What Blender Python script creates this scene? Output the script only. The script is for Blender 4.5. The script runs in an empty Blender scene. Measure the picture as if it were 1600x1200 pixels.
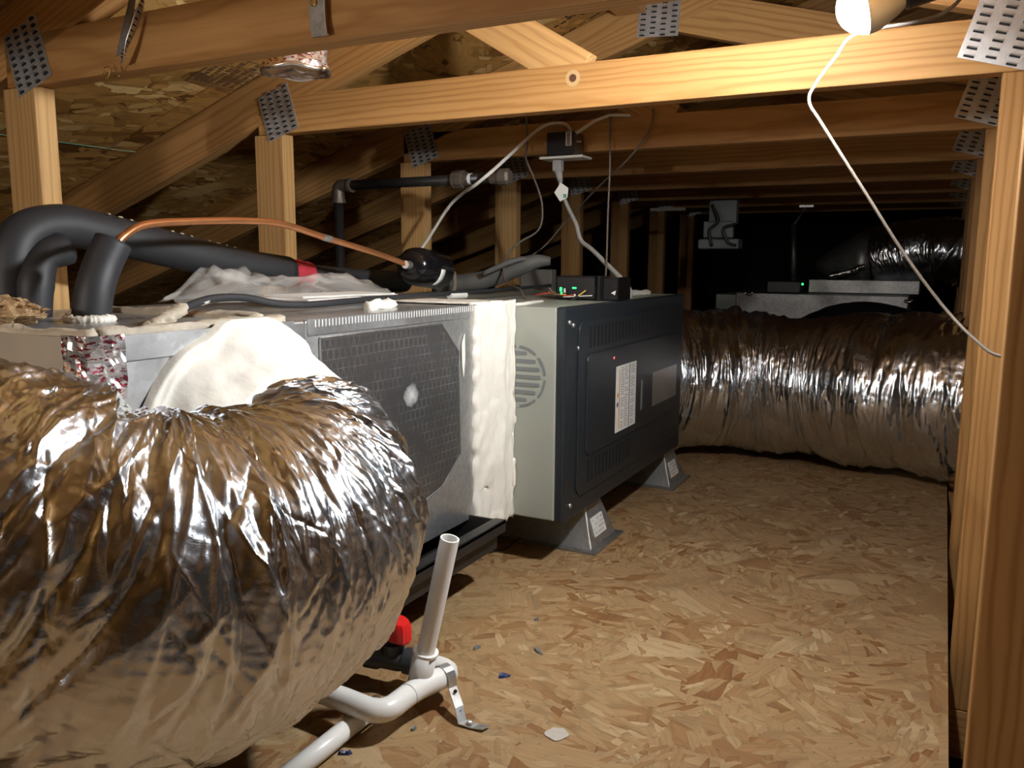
import bpy, bmesh, math, random
import numpy as np
from mathutils import Vector, Matrix

# ------------------------------------------------------------------ camera, world, light, exposure
F_PX = 1290.0
PSI, PITCH, ROLL = math.radians(27.4274), math.radians(8.4716), math.radians(0.35)
CAM = np.array([0.0, 0.0, 0.66])
_f = np.array([-math.sin(PSI)*math.cos(PITCH), math.cos(PSI)*math.cos(PITCH), -math.sin(PITCH)])
_r = np.cross(_f, [0, 0, 1.0]); _r /= np.linalg.norm(_r); _u = np.cross(_r, _f)
_c, _s = math.cos(ROLL), math.sin(ROLL)
RGT, UPV = _c*_r + _s*_u, -_s*_r + _c*_u
scene = bpy.context.scene
col = scene.collection
cd = bpy.data.cameras.new('camera'); cam = bpy.data.objects.new('camera', cd); col.objects.link(cam)
cd.sensor_width = 36.0; cd.lens = F_PX/1600*36.0; cd.clip_start = 0.01; cd.clip_end = 60
cam.matrix_world = Matrix(((RGT[0], UPV[0], -_f[0], CAM[0]), (RGT[1], UPV[1], -_f[1], CAM[1]), (RGT[2], UPV[2], -_f[2], CAM[2]), (0, 0, 0, 1)))
scene.camera = cam
world = bpy.data.worlds.new('world'); scene.world = world; world.use_nodes = True
world.node_tree.nodes['Background'].inputs[0].default_value = (1.0, 0.86, 0.7, 1)
world.node_tree.nodes['Background'].inputs[1].default_value = 0.02
vs = scene.view_settings
vs.view_transform = 'Standard'; vs.look = 'None'; vs.exposure = 0.28; vs.gamma = 1.0; vs.use_curve_mapping = False
BULB_STRENGTH = 1500.0
BULB_AXIS = (-0.94, -0.20, -0.27)   # direction the dome of the bulb points to

def at(x, y, X=None, Y=None, Z=None):
    """photo pixel -> world point on the plane X=, Y= or Z="""
    d = _f + (x-800)/F_PX*RGT - (y-600)/F_PX*UPV
    k, v = (0, X) if X is not None else (1, Y) if Y is not None else (2, Z)
    return CAM + (v-CAM[k])/d[k]*d
def roofz(X): return 1.12 + 0.335*(X+1.42)
def at_roof(x, y, off=0.0):
    d = _f + (x-800)/F_PX*RGT - (y-600)/F_PX*UPV
    t = (1.12+0.335*1.42+off-CAM[2])/(d[2]-0.335*d[0])
    return CAM + t*d

# ------------------------------------------------------------------ materials
class NT:
    def __init__(s, name):
        s.m = bpy.data.materials.new(name); s.m.use_nodes = True; s.t = s.m.node_tree
        s.b = s.t.nodes['Principled BSDF']
    def n(s, typ, props=None, **inp):
        nd = s.t.nodes.new(typ)
        for k, v in (props or {}).items(): setattr(nd, k, v)
        for k, v in inp.items():
            key = int(k[1:]) if k[0] == '_' and k[1:].isdigit() else k.replace('__', ' ')
            s.set(nd.inputs[key], v)
        return nd
    def set(s, sock, v):
        if isinstance(v, bpy.types.Node): v = v.outputs[0]
        if isinstance(v, bpy.types.NodeSocket): s.t.links.new(v, sock)
        else: sock.default_value = v
    def p(s, **kw):
        for k, v in kw.items(): s.set(s.b.inputs[k.replace('__', ' ')], v)
        return s
    def math(s, op, a, b=0.0): return s.n('ShaderNodeMath', {'operation': op}, _0=a, _1=b)
    def vmul(s, a, b): return s.n('ShaderNodeVectorMath', {'operation': 'MULTIPLY'}, _0=a, _1=b)
    def vadd(s, a, b): return s.n('ShaderNodeVectorMath', {'operation': 'ADD'}, _0=a, _1=b)
    def ramp(s, fac, stops, interp='LINEAR'):
        r = s.n('ShaderNodeValToRGB', None, Fac=fac); cr = r.color_ramp; cr.interpolation = interp
        while len(cr.elements) < len(stops): cr.elements.new(0.5)
        for e, (pos, c) in zip(cr.elements, stops): e.position = pos; e.color = (*c, 1) if len(c) == 3 else c
        return r
    def mix(s, fac, a, b, mode='MIX'):
        m = s.n('ShaderNodeMix', {'data_type': 'RGBA', 'blend_type': mode})
        s.set(m.inputs[0], fac); s.set(m.inputs[6], a); s.set(m.inputs[7], b)
        return m.outputs[2]
    def noise(s, vec, scale=5.0, detail=2.0, rough=0.5, dist=0.0):
        return s.n('ShaderNodeTexNoise', None, Vector=vec, Scale=scale, Detail=detail, Roughness=rough, Distortion=dist)
    def bump(s, h, strength=0.3, dist=0.002, normal=None):
        b = s.n('ShaderNodeBump', None, Height=h, Strength=strength, Distance=dist)
        if normal is not None: s.set(b.inputs['Normal'], normal)
        return b
    def obj(s): return s.n('ShaderNodeTexCoord').outputs['Object']
    def rnd(s): return s.n('ShaderNodeObjectInfo').outputs['Random']
def rgb(r, g, b):
    f = lambda c: (c/255/12.92) if c/255 <= 0.04045 else ((c/255+0.055)/1.055)**2.4
    return (f(r), f(g), f(b))
def c4(c): return (*c, 1.0)
M = {}
def simple(name, c, rough=0.5, metal=0.0, bump=None, vary=0.0, **kw):
    t = NT(name); co = t.obj()
    base = c4(c)
    if vary:
        n = t.noise(co, 14.0, 4.0)
        base = t.mix(n.outputs[0], c4([x*(1-vary) for x in c]), c4([min(1, x*(1+vary)) for x in c]))
    t.p(Base__Color=base, Roughness=rough, Metallic=metal, **kw)
    if bump:
        sc, st, di = bump
        t.p(Normal=t.bump(t.noise(co, sc, 5.0).outputs[0], st, di))
    M[name] = t.m; return t
def make_wood(name, lo, hi, ring):
    t = NT(name); co = t.obj(); rn = t.rnd()
    off = t.n('ShaderNodeCombineXYZ', None, X=t.math('MULTIPLY', rn, 7.0), Y=t.math('MULTIPLY', t.math('SUBTRACT', rn, 0.5), 0.25), Z=t.math('MULTIPLY', t.math('FRACT', t.math('MULTIPLY', rn, 17.3)), 0.16))
    v = t.vadd(co, off)
    w = t.vmul(v, (1.1, 9.0, 9.0))
    warp = t.noise(w, 1.6, 3.0, 0.5)
    vv = t.vadd(t.vmul(v, (0.35, 1, 1)), t.vmul(warp.outputs['Color'], (0.0, 0.035, 0.035)))
    wv = t.n('ShaderNodeTexWave', {'wave_type': 'RINGS', 'rings_direction': 'X'}, Vector=vv, Scale=30.0, Distortion=1.2, Detail=2.0)
    rings = t.math('POWER', wv.outputs['Fac'], 3.0)
    fine = t.noise(t.vmul(v, (5, 160, 160)), 1.0, 3.0)
    blot = t.noise(t.vmul(v, (2.0, 8, 8)), 1.0, 2.0)
    base = t.mix(blot.outputs[0], c4(lo), c4(hi))
    base = t.mix(t.math('MULTIPLY', rings, 0.55), base, c4(ring))
    base = t.mix(0.25, base, t.ramp(fine.outputs[0], [(0.3, (0.6, 0.55, 0.5)), (0.7, (1.1, 1.1, 1.1))]).outputs[0], 'MULTIPLY')
    tone = t.ramp(rn, [(0.0, (0.86, 0.82, 0.78)), (1.0, (1.08, 1.06, 1.02))]).outputs[0]
    base = t.mix(0.8, base, tone, 'MULTIPLY')
    t.p(Base__Color=base, Roughness=0.6, Normal=t.bump(fine.outputs[0], 0.25, 0.0006)); t.b.inputs['Specular IOR Level'].default_value = 0.3
    M[name] = t.m
make_wood('wood', (0.42, 0.225, 0.075), (0.58, 0.34, 0.13), (0.31, 0.135, 0.035))
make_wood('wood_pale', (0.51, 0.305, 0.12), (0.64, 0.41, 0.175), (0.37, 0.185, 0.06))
def make_osb(name, pal, dark, scale=1.0, bump=0.35, sheen=0.55, spread=6.283, base=0.0, sizes=1.0, ths=None):
    t = NT(name); co = t.obj(); P = t.vmul(co, (scale, scale, scale))
    P = t.vadd(P, t.vmul(t.noise(P, 18.0, 2.0).outputs['Color'], (0.012, 0.012, 0.012)))
    colr = None; hgt = None
    layers = [((6.0, 15.0, 1), 3.0, 0.0), ((8.0, 24.0, 1), 4.0, 0.5), ((13.0, 44.0, 1), 6.0, 0.5), ((7.0, 17.0, 1), 3.4, 0.76), ((20.0, 66.0, 1), 8.0, 0.64), ((8.0, 14.0, 1), 3.7, 0.86), ((30.0, 100.0, 1), 10.0, 0.84)]
    layers = [((a*sizes, b*sizes, c), d, e) for (a, b, c), d, e in layers]
    for i, (st, cs, th) in enumerate(layers):
        Po = t.vadd(P, (3.7*i+1.3, 1.9*i, 0.0))
        cell = t.n('ShaderNodeTexVoronoi', {'voronoi_dimensions': '2D'}, Vector=Po, Scale=cs)
        sep = t.n('ShaderNodeSeparateColor', None, Color=cell.outputs['Color'])
        ang = t.math('ADD', t.math('MULTIPLY', t.math('SUBTRACT', sep.outputs[0], 0.5), spread), base)
        rot = t.n('ShaderNodeVectorRotate', {'rotation_type': 'Z_AXIS'}, Vector=Po, Angle=ang)
        fl = t.n('ShaderNodeTexVoronoi', {'voronoi_dimensions': '2D', 'distance': 'MINKOWSKI'}, Vector=t.vmul(rot, st), Scale=1.0, Exponent=5.0, Randomness=0.85)
        fs = t.n('ShaderNodeSeparateColor', None, Color=fl.outputs['Color'])
        grain = t.noise(t.vmul(rot, (14.0, 190.0, 1.0)), 1.0, 3.0)
        c = t.ramp(fs.outputs[0], [(k/(len(pal)-1), x) for k, x in enumerate(pal)]).outputs[0]
        c = t.mix(0.5, c, t.ramp(grain.outputs[0], [(0.3, (0.72, 0.68, 0.62)), (0.7, (1.15, 1.14, 1.1))]).outputs[0], 'MULTIPLY')
        edge = t.n('ShaderNodeMapRange', None, Value=fl.outputs['Distance'], From__Min=0.42, From__Max=0.62, To__Min=0.0, To__Max=0.32)
        c = t.mix(edge.outputs[0], c, c4(dark))
        h = t.math('ADD', t.math('MULTIPLY', fs.outputs[1], 0.7), t.math('MULTIPLY', grain.outputs[0], 0.3))
        if colr is None: colr, hgt = c, h
        else:
            m = t.math('GREATER_THAN', fs.outputs[2], th)
            colr = t.mix(m, colr, c)
            hm = t.n('ShaderNodeMix', {'data_type': 'FLOAT'}); t.set(hm.inputs[0], m); t.set(hm.inputs[2], hgt); t.set(hm.inputs[3], t.math('ADD', h, 0.15*i)); hgt = hm.outputs[0]
    speck = t.noise(P, 120.0, 2.0)
    colr = t.mix(t.math('MULTIPLY', t.math('GREATER_THAN', speck.outputs[0], 0.70), 0.6), colr, c4(dark))
    big = t.noise(P, 1.7, 3.0)
    colr = t.mix(0.5, colr, t.ramp(big.outputs[0], [(0.3, (0.8, 0.76, 0.72)), (0.7, (1.1, 1.1, 1.08))]).outputs[0], 'MULTIPLY')
    t.p(Base__Color=colr, Roughness=sheen, Normal=t.bump(hgt, bump, 0.002)); t.b.inputs['Specular IOR Level'].default_value = 0.25
    M[name] = t.m
make_osb('osb_floor', [(0.24, 0.115, 0.045), (0.32, 0.19, 0.088), (0.36, 0.235, 0.118), (0.375, 0.25, 0.128), (0.36, 0.235, 0.118), (0.375, 0.25, 0.127), (0.46, 0.34, 0.195)], (0.13, 0.075, 0.033), 1.0, 0.45)
make_osb('osb_roof', [(0.15, 0.065, 0.016), (0.38, 0.19, 0.052), (0.46, 0.25, 0.07), (0.52, 0.295, 0.088), (0.46, 0.25, 0.072), (0.80, 0.57, 0.25)], (0.05, 0.025, 0.01), 1.0, 1.3, 0.45, 1.2, 1.571, 0.62)
def make_foil(name, c, rough, sc):
    t = NT(name); co = t.obj()
    warp = t.vadd(co, t.vmul(t.noise(co, 9.0, 3.0).outputs['Color'], (0.03, 0.03, 0.03)))
    v2 = t.n('ShaderNodeTexVoronoi', {'feature': 'F1'}, Vector=warp, Scale=60.0*sc)
    n3 = t.noise(warp, 55.0*sc, 6.0, 0.62, 0.6)
    h = t.math('ADD', t.math('MULTIPLY', v2.outputs['Distance'], 0.35), t.math('MULTIPLY', n3.outputs[0], 1.0))
    r = t.ramp(t.noise(co, 12.0, 3.0).outputs[0], [(0.3, (rough*0.7,)*3), (0.7, (rough*1.4,)*3)])
    t.p(Base__Color=c4(c), Metallic=1.0, Roughness=r.outputs[0], Normal=t.bump(h, 0.20, 0.005))
    M[name] = t.m
make_foil('foil', (0.76, 0.81, 0.87), 0.21, 1.0)  # blue tint in the base colour stands in for cool reflections
make_foil('foil_small', (0.82, 0.80, 0.77), 0.2, 2.0)
def make_galv(name, c, rough):
    t = NT(name); co = t.obj()
    v = t.n('ShaderNodeTexVoronoi', None, Vector=co, Scale=110.0)
    n = t.noise(co, 7.0, 4.0)
    b = t.mix(0.22, c4(c), t.n('ShaderNodeSeparateColor', None, Color=v.outputs['Color']).outputs[0], 'SOFT_LIGHT')
    b = t.mix(0.5, b, t.ramp(n.outputs[0], [(0.3, (0.75, 0.76, 0.78)), (0.7, (1.05, 1.05, 1.05))]).outputs[0], 'MULTIPLY')
    rr = t.ramp(n.outputs[0], [(0.3, (rough*0.75,)*3), (0.7, (rough*1.3,)*3)])
    t.p(Base__Color=b, Metallic=0.85, Roughness=rr.outputs[0], Normal=t.bump(n.outputs[0], 0.08, 0.01)); M[name] = t.m
make_galv('galvanised', (0.60, 0.61, 0.61), 0.34)
make_galv('galv_dull', (0.36, 0.36, 0.35), 0.42)
make_galv('plate_steel', (0.62, 0.63, 0.64), 0.45)
def make_grid():
    t = NT('scrim_foil'); co = t.obj(); s = t.n('ShaderNodeSeparateXYZ', None, Vector=t.vadd(co, t.vmul(t.noise(co, 6.0, 2.0).outputs['Color'], (0, .006, .006))))
    def line(sock, f): return t.math('LESS_THAN', t.math('FRACT', t.math('MULTIPLY', sock, f)), 0.1)
    d = t.math('ADD', s.outputs[1], t.math('MULTIPLY', s.outputs[2], 0.35)); d2 = t.math('SUBTRACT', s.outputs[1], t.math('MULTIPLY', s.outputs[2], 0.3))
    g = t.math('MAXIMUM', line(s.outputs[2], 62.0), t.math('MAXIMUM', line(d, 70.0), line(d2, 70.0)))
    gn = t.math('MULTIPLY', g, t.ramp(t.noise(co, 22.0, 3.0).outputs[0], [(0.35, (0, 0, 0)), (0.62, (0.6, 0.6, 0.6))]).outputs[0])
    n = t.noise(co, 5.0, 4.0)
    b = t.mix(gn, c4((0.20, 0.20, 0.20)), c4((0.50, 0.51, 0.50)))
    t.p(Base__Color=b, Metallic=0.8, Roughness=t.ramp(n.outputs[0], [(0.3, (0.14,)*3), (0.7, (0.28,)*3)]).outputs[0], Normal=t.bump(g, 0.12, 0.001)); M['scrim_foil'] = t.m
make_grid()
simple('mastic', (0.74, 0.71, 0.63), 0.55, 0, (45.0, 0.5, 0.004), 0.07)
simple('mastic_dirty', (0.46, 0.40, 0.31), 0.7, 0, (60.0, 0.7, 0.005), 0.35)
simple('duct_board', (0.40, 0.34, 0.26), 0.6, 0.25, (18.0, 0.3, 0.004), 0.15)
simple('door_black', (0.017, 0.022, 0.026), 0.36, 0.0)
simple('slot_dark', (0.004, 0.004, 0.005), 0.7)
simple('cabinet_grey', (0.34, 0.36, 0.31), 0.42, 0.15)
simple('slot_grey', (0.16, 0.175, 0.18), 0.5)
simple('rubber', (0.022, 0.023, 0.026), 0.55, 0, (20.0, 0.25, 0.004), 0.2)
simple('rubber_old', (0.10, 0.098, 0.09), 0.6, 0, (30.0, 0.5, 0.004), 0.4)
simple('black_gloss', (0.006, 0.006, 0.007), 0.16)
simple('black_plastic', (0.010, 0.010, 0.012), 0.35)
simple('black_iron', (0.035, 0.034, 0.033), 0.42, 0.5, (40.0, 0.3, 0.002), 0.4)
simple('iron_worn', (0.16, 0.13, 0.10), 0.5, 0.6, (60.0, 0.4, 0.002), 0.4)
simple('copper', (0.78, 0.36, 0.16), 0.3, 0.9, None, 0.25)
simple('pvc', (0.80, 0.79, 0.75), 0.3, 0, None, 0.03)
simple('pvc_cream', (0.62, 0.54, 0.38), 0.4)
simple('grey_plastic', (0.035, 0.038, 0.042), 0.38)
simple('red_plastic', (0.72, 0.018, 0.016), 0.32)
simple('white_paper', (0.78, 0.77, 0.73), 0.6)
simple('print_grey', (0.42, 0.41, 0.40), 0.7)
simple('print_dark', (0.06, 0.06, 0.07), 0.7)
simple('print_orange', (0.65, 0.35, 0.10), 0.6)
simple('print_blue', (0.07, 0.09, 0.22), 0.6)
simple('print_red', (0.42, 0.03, 0.05), 0.5)
simple('silver_label', (0.34, 0.32, 0.29), 0.28, 0.6, (40.0, 0.25, 0.002), 0.2)
simple('cable_white', (0.66, 0.63, 0.57), 0.45)
simple('cable_grey', (0.30, 0.29, 0.27), 0.5)
simple('cable_brown', (0.15, 0.125, 0.10), 0.55)
simple('wire_red', (0.55, 0.06, 0.03), 0.5)
simple('wire_orange', (0.75, 0.30, 0.06), 0.5)
simple('wire_yellow', (0.75, 0.55, 0.08), 0.5)
simple('plate_white', (0.74, 0.72, 0.66), 0.4)
simple('jbox_side', (0.20, 0.17, 0.13), 0.45, 0.5)
simple('ink', (0.045, 0.022, 0.010), 0.7)
simple('ink_light', (0.13, 0.07, 0.028), 0.7)
simple('knot_dark', (0.10, 0.04, 0.018), 0.7, 0, (120.0, 0.6, 0.002), 0.4)
simple('knot_pale', (0.52, 0.35, 0.17), 0.6)
simple('dark_base', (0.05, 0.04, 0.03), 0.9, 0, (12.0, 0.6, 0.03), 0.4)
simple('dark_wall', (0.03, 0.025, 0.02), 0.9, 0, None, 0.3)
simple('bounce_pale', (0.46, 0.45, 0.43), 0.95, 0, (40.0, 1.0, 0.02), 0.2)  # pale grey of the added bed that bounces light into the foil
simple('insulation', (0.40, 0.27, 0.14), 0.9, 0, (90.0, 1.0, 0.01), 0.4)
simple('blue_scrap', (0.02, 0.035, 0.12), 0.4)
simple('grey_scrap', (0.16, 0.165, 0.165), 0.6)
simple('glue', (0.50, 0.46, 0.40), 0.4, 0, (120.0, 0.5, 0.002), 0.1)
simple('chalk_green', (0.10, 0.34, 0.24), 0.7)
simple('brass', (0.60, 0.45, 0.16), 0.35, 1.0)
simple('cardboard', (0.16, 0.15, 0.13), 0.8, 0, None, 0.1)
t = NT('bag_plastic'); t.p(Base__Color=(0.75, 0.73, 0.68, 1), Roughness=0.10, Alpha=0.22, Normal=t.bump(t.noise(t.obj(), 30.0, 4.0).outputs[0], 0.5, 0.006)); M['bag_plastic'] = t.m
def emis(name, c, st):
    t = NT(name); t.p(Base__Color=(0, 0, 0, 1), Emission__Color=c4(c), Emission__Strength=st); M[name] = t.m
# the dome of the bulb shines forward, its flanks less
t = NT('bulb_glow'); nrm = t.n('ShaderNodeNewGeometry').outputs['Normal']
dt = t.n('ShaderNodeVectorMath', {'operation': 'DOT_PRODUCT'}, _0=nrm, _1=BULB_AXIS)
es = t.n('ShaderNodeMapRange', None, Value=dt.outputs['Value'], From__Min=0.0, From__Max=1.0, To__Min=0.22*BULB_STRENGTH, To__Max=BULB_STRENGTH)
t.p(Base__Color=(0, 0, 0, 1), Emission__Color=(0.96, 0.98, 1.0, 1), Emission__Strength=es.outputs[0]); M['bulb_glow'] = t.m
emis('fill_glow', (1.0, 0.93, 0.86), 420.0)  # glow of the added fill bulb, which is out of view
emis('led_green', (0.05, 1.0, 0.25), 1.6)
emis('led_red', (1.0, 0.08, 0.06), 3.0)
# foil tape with red print
t = NT('printed_tape'); co = t.obj(); v = t.n('ShaderNodeTexVoronoi', None, Vector=t.vmul(co, (1, 1, 1)), Scale=55.0)
n = t.noise(t.vmul(co, (1, 1, 2.5)), 120.0, 3.0)
t.p(Base__Color=t.mix(t.math('GREATER_THAN', n.outputs[0], 0.56), c4((0.78, 0.77, 0.75)), c4((0.34, 0.06, 0.08))), Metallic=0.85, Roughness=0.24, Normal=t.bump(v.outputs['Distance'], 0.6, 0.008)); M['printed_tape'] = t.m
t = NT('scuff'); co = t.obj(); ln = t.n('ShaderNodeVectorMath', {'operation': 'LENGTH'}, _0=t.vmul(co, (0, 34.0, 40.0)))
al = t.n('ShaderNodeMapRange', None, Value=t.math('ADD', ln.outputs['Value'], t.math('MULTIPLY', t.noise(co, 60.0, 4.0).outputs[0], 0.6)), From__Min=0.35, From__Max=1.15, To__Min=0.75, To__Max=0.0)
t.p(Base__Color=(0.5, 0.5, 0.49, 1), Roughness=0.7, Alpha=al.outputs[0]); M['scuff'] = t.m

# ------------------------------------------------------------------ mesh helpers
WM = {}
def link(o, parent, world):
    col.objects.link(o); WM[o.name] = world.copy()
    if parent is not None:
        o.parent = parent; o.matrix_parent_inverse = WM[parent.name].inverted()
    o.matrix_basis = world
    return o
def tag(o, label=None, cat=None, group=None, kind=None):
    for k, v in (('label', label), ('category', cat), ('group', group), ('kind', kind)):
        if v: o[k] = v
    return o
def thing(name, loc, label, cat, group=None):
    o = bpy.data.objects.new(name, None); o.empty_display_size = 0.05
    link(o, None, Matrix.Translation(Vector([float(v) for v in loc])))
    return tag(o, label, cat, group)
def catmull(P, n=10):
    P = [np.array(p, float) for p in P]
    Q = [2*P[0]-P[1]] + P + [2*P[-1]-P[-2]]; out = []
    for i in range(1, len(Q)-2):
        a, b, c, d = Q[i-1:i+3]
        for k in range(n):
            t = k/n; out.append(0.5*(2*b + (c-a)*t + (2*a-5*b+4*c-d)*t*t + (3*b-a-3*c+d)*t**3))
    out.append(P[-1]); return np.array(out)
def frames(C):
    T = np.gradient(C, axis=0); T /= np.linalg.norm(T, axis=1)[:, None]
    u = np.cross(T[0], [0, 0, 1.0])
    if np.linalg.norm(u) < 0.05: u = np.cross(T[0], [0, 1.0, 0])
    u /= np.linalg.norm(u); U = [u]
    for i in range(1, len(C)):
        u = U[-1] - T[i]*np.dot(U[-1], T[i]); u /= np.linalg.norm(u); U.append(u)
    U = np.array(U); return T, U, np.cross(T, U)
class MB:
    def __init__(s): s.v = []; s.f = []
    def add(s, V, Fc):
        o = len(s.v); s.v += [tuple(map(float, p)) for p in V]; s.f += [tuple(i+o for i in f) for f in Fc]; return s
    def box(s, lo, hi):
        x0, y0, z0 = lo; x1, y1, z1 = hi
        return s.add([(x0,y0,z0),(x1,y0,z0),(x1,y1,z0),(x0,y1,z0),(x0,y0,z1),(x1,y0,z1),(x1,y1,z1),(x0,y1,z1)],
                     [(0,3,2,1),(4,5,6,7),(0,1,5,4),(1,2,6,5),(2,3,7,6),(3,0,4,7)])
    def obox(s, c, ax, ay, az):
        c, ax, ay, az = (np.array(q, float) for q in (c, ax, ay, az))
        V = [c+i*ax+j*ay+k*az for k in (-.5,.5) for i, j in ((-.5,-.5),(.5,-.5),(.5,.5),(-.5,.5))]
        return s.add(V, [(0,3,2,1),(4,5,6,7),(0,1,5,4),(1,2,6,5),(2,3,7,6),(3,0,4,7)])
    def tube(s, P, r, n=12, caps=True, sub=0, hollow=0.0):
        C = catmull(P, sub) if sub else np.array(P, float)
        R = np.full(len(C), r) if np.isscalar(r) else np.interp(np.linspace(0, 1, len(C)), np.linspace(0, 1, len(r)), r)
        T, U, V = frames(C); a = np.arange(n)*2*np.pi/n
        ring = C[:, None] + R[:, None, None]*(np.cos(a)[None, :, None]*U[:, None] + np.sin(a)[None, :, None]*V[:, None])
        k = len(C); fc = [(i*n+j, i*n+(j+1) % n, (i+1)*n+(j+1) % n, (i+1)*n+j) for i in range(k-1) for j in range(n)]
        o = len(s.v); s.add(ring.reshape(-1, 3), fc)
        if hollow:
            ri = C[:, None] + (R-hollow)[:, None, None]*(np.cos(a)[None, :, None]*U[:, None] + np.sin(a)[None, :, None]*V[:, None])
            o2 = len(s.v); s.add(ri.reshape(-1, 3), [f[::-1] for f in fc])
            for e in (0, (k-1)*n): s.f += [(o+e+j, o2+e+j, o2+e+(j+1) % n, o+e+(j+1) % n) for j in range(n)]
        elif caps:
            s.f.append(tuple(o+j for j in range(n))[::-1]); s.f.append(tuple(o+(k-1)*n+j for j in range(n)))
        return s
    def lathe(s, p0, axis, prof, n=24):
        p0 = np.array(p0, float); ax = np.array(axis, float); ax /= np.linalg.norm(ax)
        return s.tube2([p0+ax*h for h, _ in prof], [r for _, r in prof], ax, n)
    def tube2(s, C, R, ax, n):
        u = np.cross(ax, [0, 0, 1.0]); 
        if np.linalg.norm(u) < 0.05: u = np.cross(ax, [0, 1.0, 0])
        u /= np.linalg.norm(u); v = np.cross(ax, u); o = len(s.v); k = len(C)
        s.add([c + r*(math.cos(2*math.pi*j/n)*u + math.sin(2*math.pi*j/n)*v) for c, r in zip(C, R) for j in range(n)],
              [(i*n+j, i*n+(j+1) % n, (i+1)*n+(j+1) % n, (i+1)*n+j) for i in range(k-1) for j in range(n)])
        s.f.append(tuple(o+j for j in range(n))[::-1]); s.f.append(tuple(o+(k-1)*n+j for j in range(n))); return s
    def prism(s, poly, d):
        """closed polygon (3d points) extruded by vector d"""
        poly = [np.array(p, float) for p in poly]; d = np.array(d, float); n = len(poly)
        return s.add(poly + [p+d for p in poly], [tuple(range(n))[::-1], tuple(range(n, 2*n))] + [(i, (i+1) % n, n+(i+1) % n, n+i) for i in range(n)])
    def grid(s, G, wrap=False):
        nu, nv = G.shape[:2]; o = len(s.v); s.v += [tuple(p) for p in G.reshape(-1, 3).tolist()]
        w = nv if wrap else nv-1
        s.f += [(o+i*nv+j, o+i*nv+(j+1) % nv, o+(i+1)*nv+(j+1) % nv, o+(i+1)*nv+j) for i in range(nu-1) for j in range(w)]
        return s
    def build(s, name, mat, parent=None, smooth=False, bevel=0.0, solid=0.0, angle=None):
        V = np.array(s.v, float); c = (V.min(0)+V.max(0))/2
        if parent is None: c[2] = V[:, 2].min()
        me = bpy.data.meshes.new(name); me.from_pydata((V-c).tolist(), [], s.f); 
        bm = bmesh.new(); bm.from_mesh(me); bmesh.ops.recalc_face_normals(bm, faces=bm.faces); bm.to_mesh(me); bm.free()
        me.materials.append(M[mat] if isinstance(mat, str) else mat)
        o = bpy.data.objects.new(name, me); link(o, parent, Matrix.Translation(Vector(c.tolist())))
        if smooth: me.polygons.foreach_set('use_smooth', [True]*len(me.polygons))
        if angle: 
            me.polygons.foreach_set('use_smooth', [True]*len(me.polygons)); me.set_sharp_from_angle(angle=math.radians(angle))
        if bevel:
            b = o.modifiers.new('bevel', 'BEVEL'); b.width = bevel; b.segments = 2; b.limit_method = 'ANGLE'
        if solid:
            b = o.modifiers.new('solid', 'SOLIDIFY'); b.thickness = solid
        return o
def board(name, p0, p1, w, t, parent, mat='wood', wdir=(0, 0, 1)):
    """timber from p0 to p1: local X is the length so that the grain follows it"""
    p0, p1 = Vector(p0), Vector(p1); L = (p1-p0).length; x = (p1-p0).normalized()
    wd = Vector(wdir); y = (wd - x*wd.dot(x)).normalized(); z = x.cross(y)
    b = MB().box((-L/2, -w/2, -t/2), (L/2, w/2, t/2))
    me = bpy.data.meshes.new(name); me.from_pydata(b.v, [], b.f); me.materials.append(M[mat])
    o = bpy.data.objects.new(name, me); c = (p0+p1)/2
    mw = Matrix(((x.x, y.x, z.x, c.x), (x.y, y.y, z.y, c.y), (x.z, y.z, z.z, c.z), (0, 0, 0, 1)))
    link(o, parent, mw); bv = o.modifiers.new('bevel', 'BEVEL'); bv.width = 0.002; bv.segments = 2
    return o
rs = np.random.RandomState(3)
_perm = rs.permutation(256); _perm = np.concatenate([_perm, _perm, _perm]); _g = rs.normal(size=(256, 3)); _g /= np.linalg.norm(_g, axis=1)[:, None]
def perlin(x, y, z):
    x, y, z = np.broadcast_arrays(x, y, z); xi, yi, zi = (np.floor(q).astype(int) for q in (x, y, z)); xf, yf, zf = x-xi, y-yi, z-zi
    fd = lambda t: t*t*t*(t*(t*6-15)+10); u, v, w = fd(xf), fd(yf), fd(zf); r = 0
    for a in (0, 1):
        for b in (0, 1):
            for c in (0, 1):
                h = _perm[_perm[_perm[(xi+a) & 255]+((yi+b) & 255)]+((zi+c) & 255)] & 255
                gr = _g[h]; d = gr[..., 0]*(xf-a)+gr[..., 1]*(yf-b)+gr[..., 2]*(zf-c)
                r = r + d*(u if a else 1-u)*(v if b else 1-v)*(w if c else 1-w)
    return r
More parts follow.
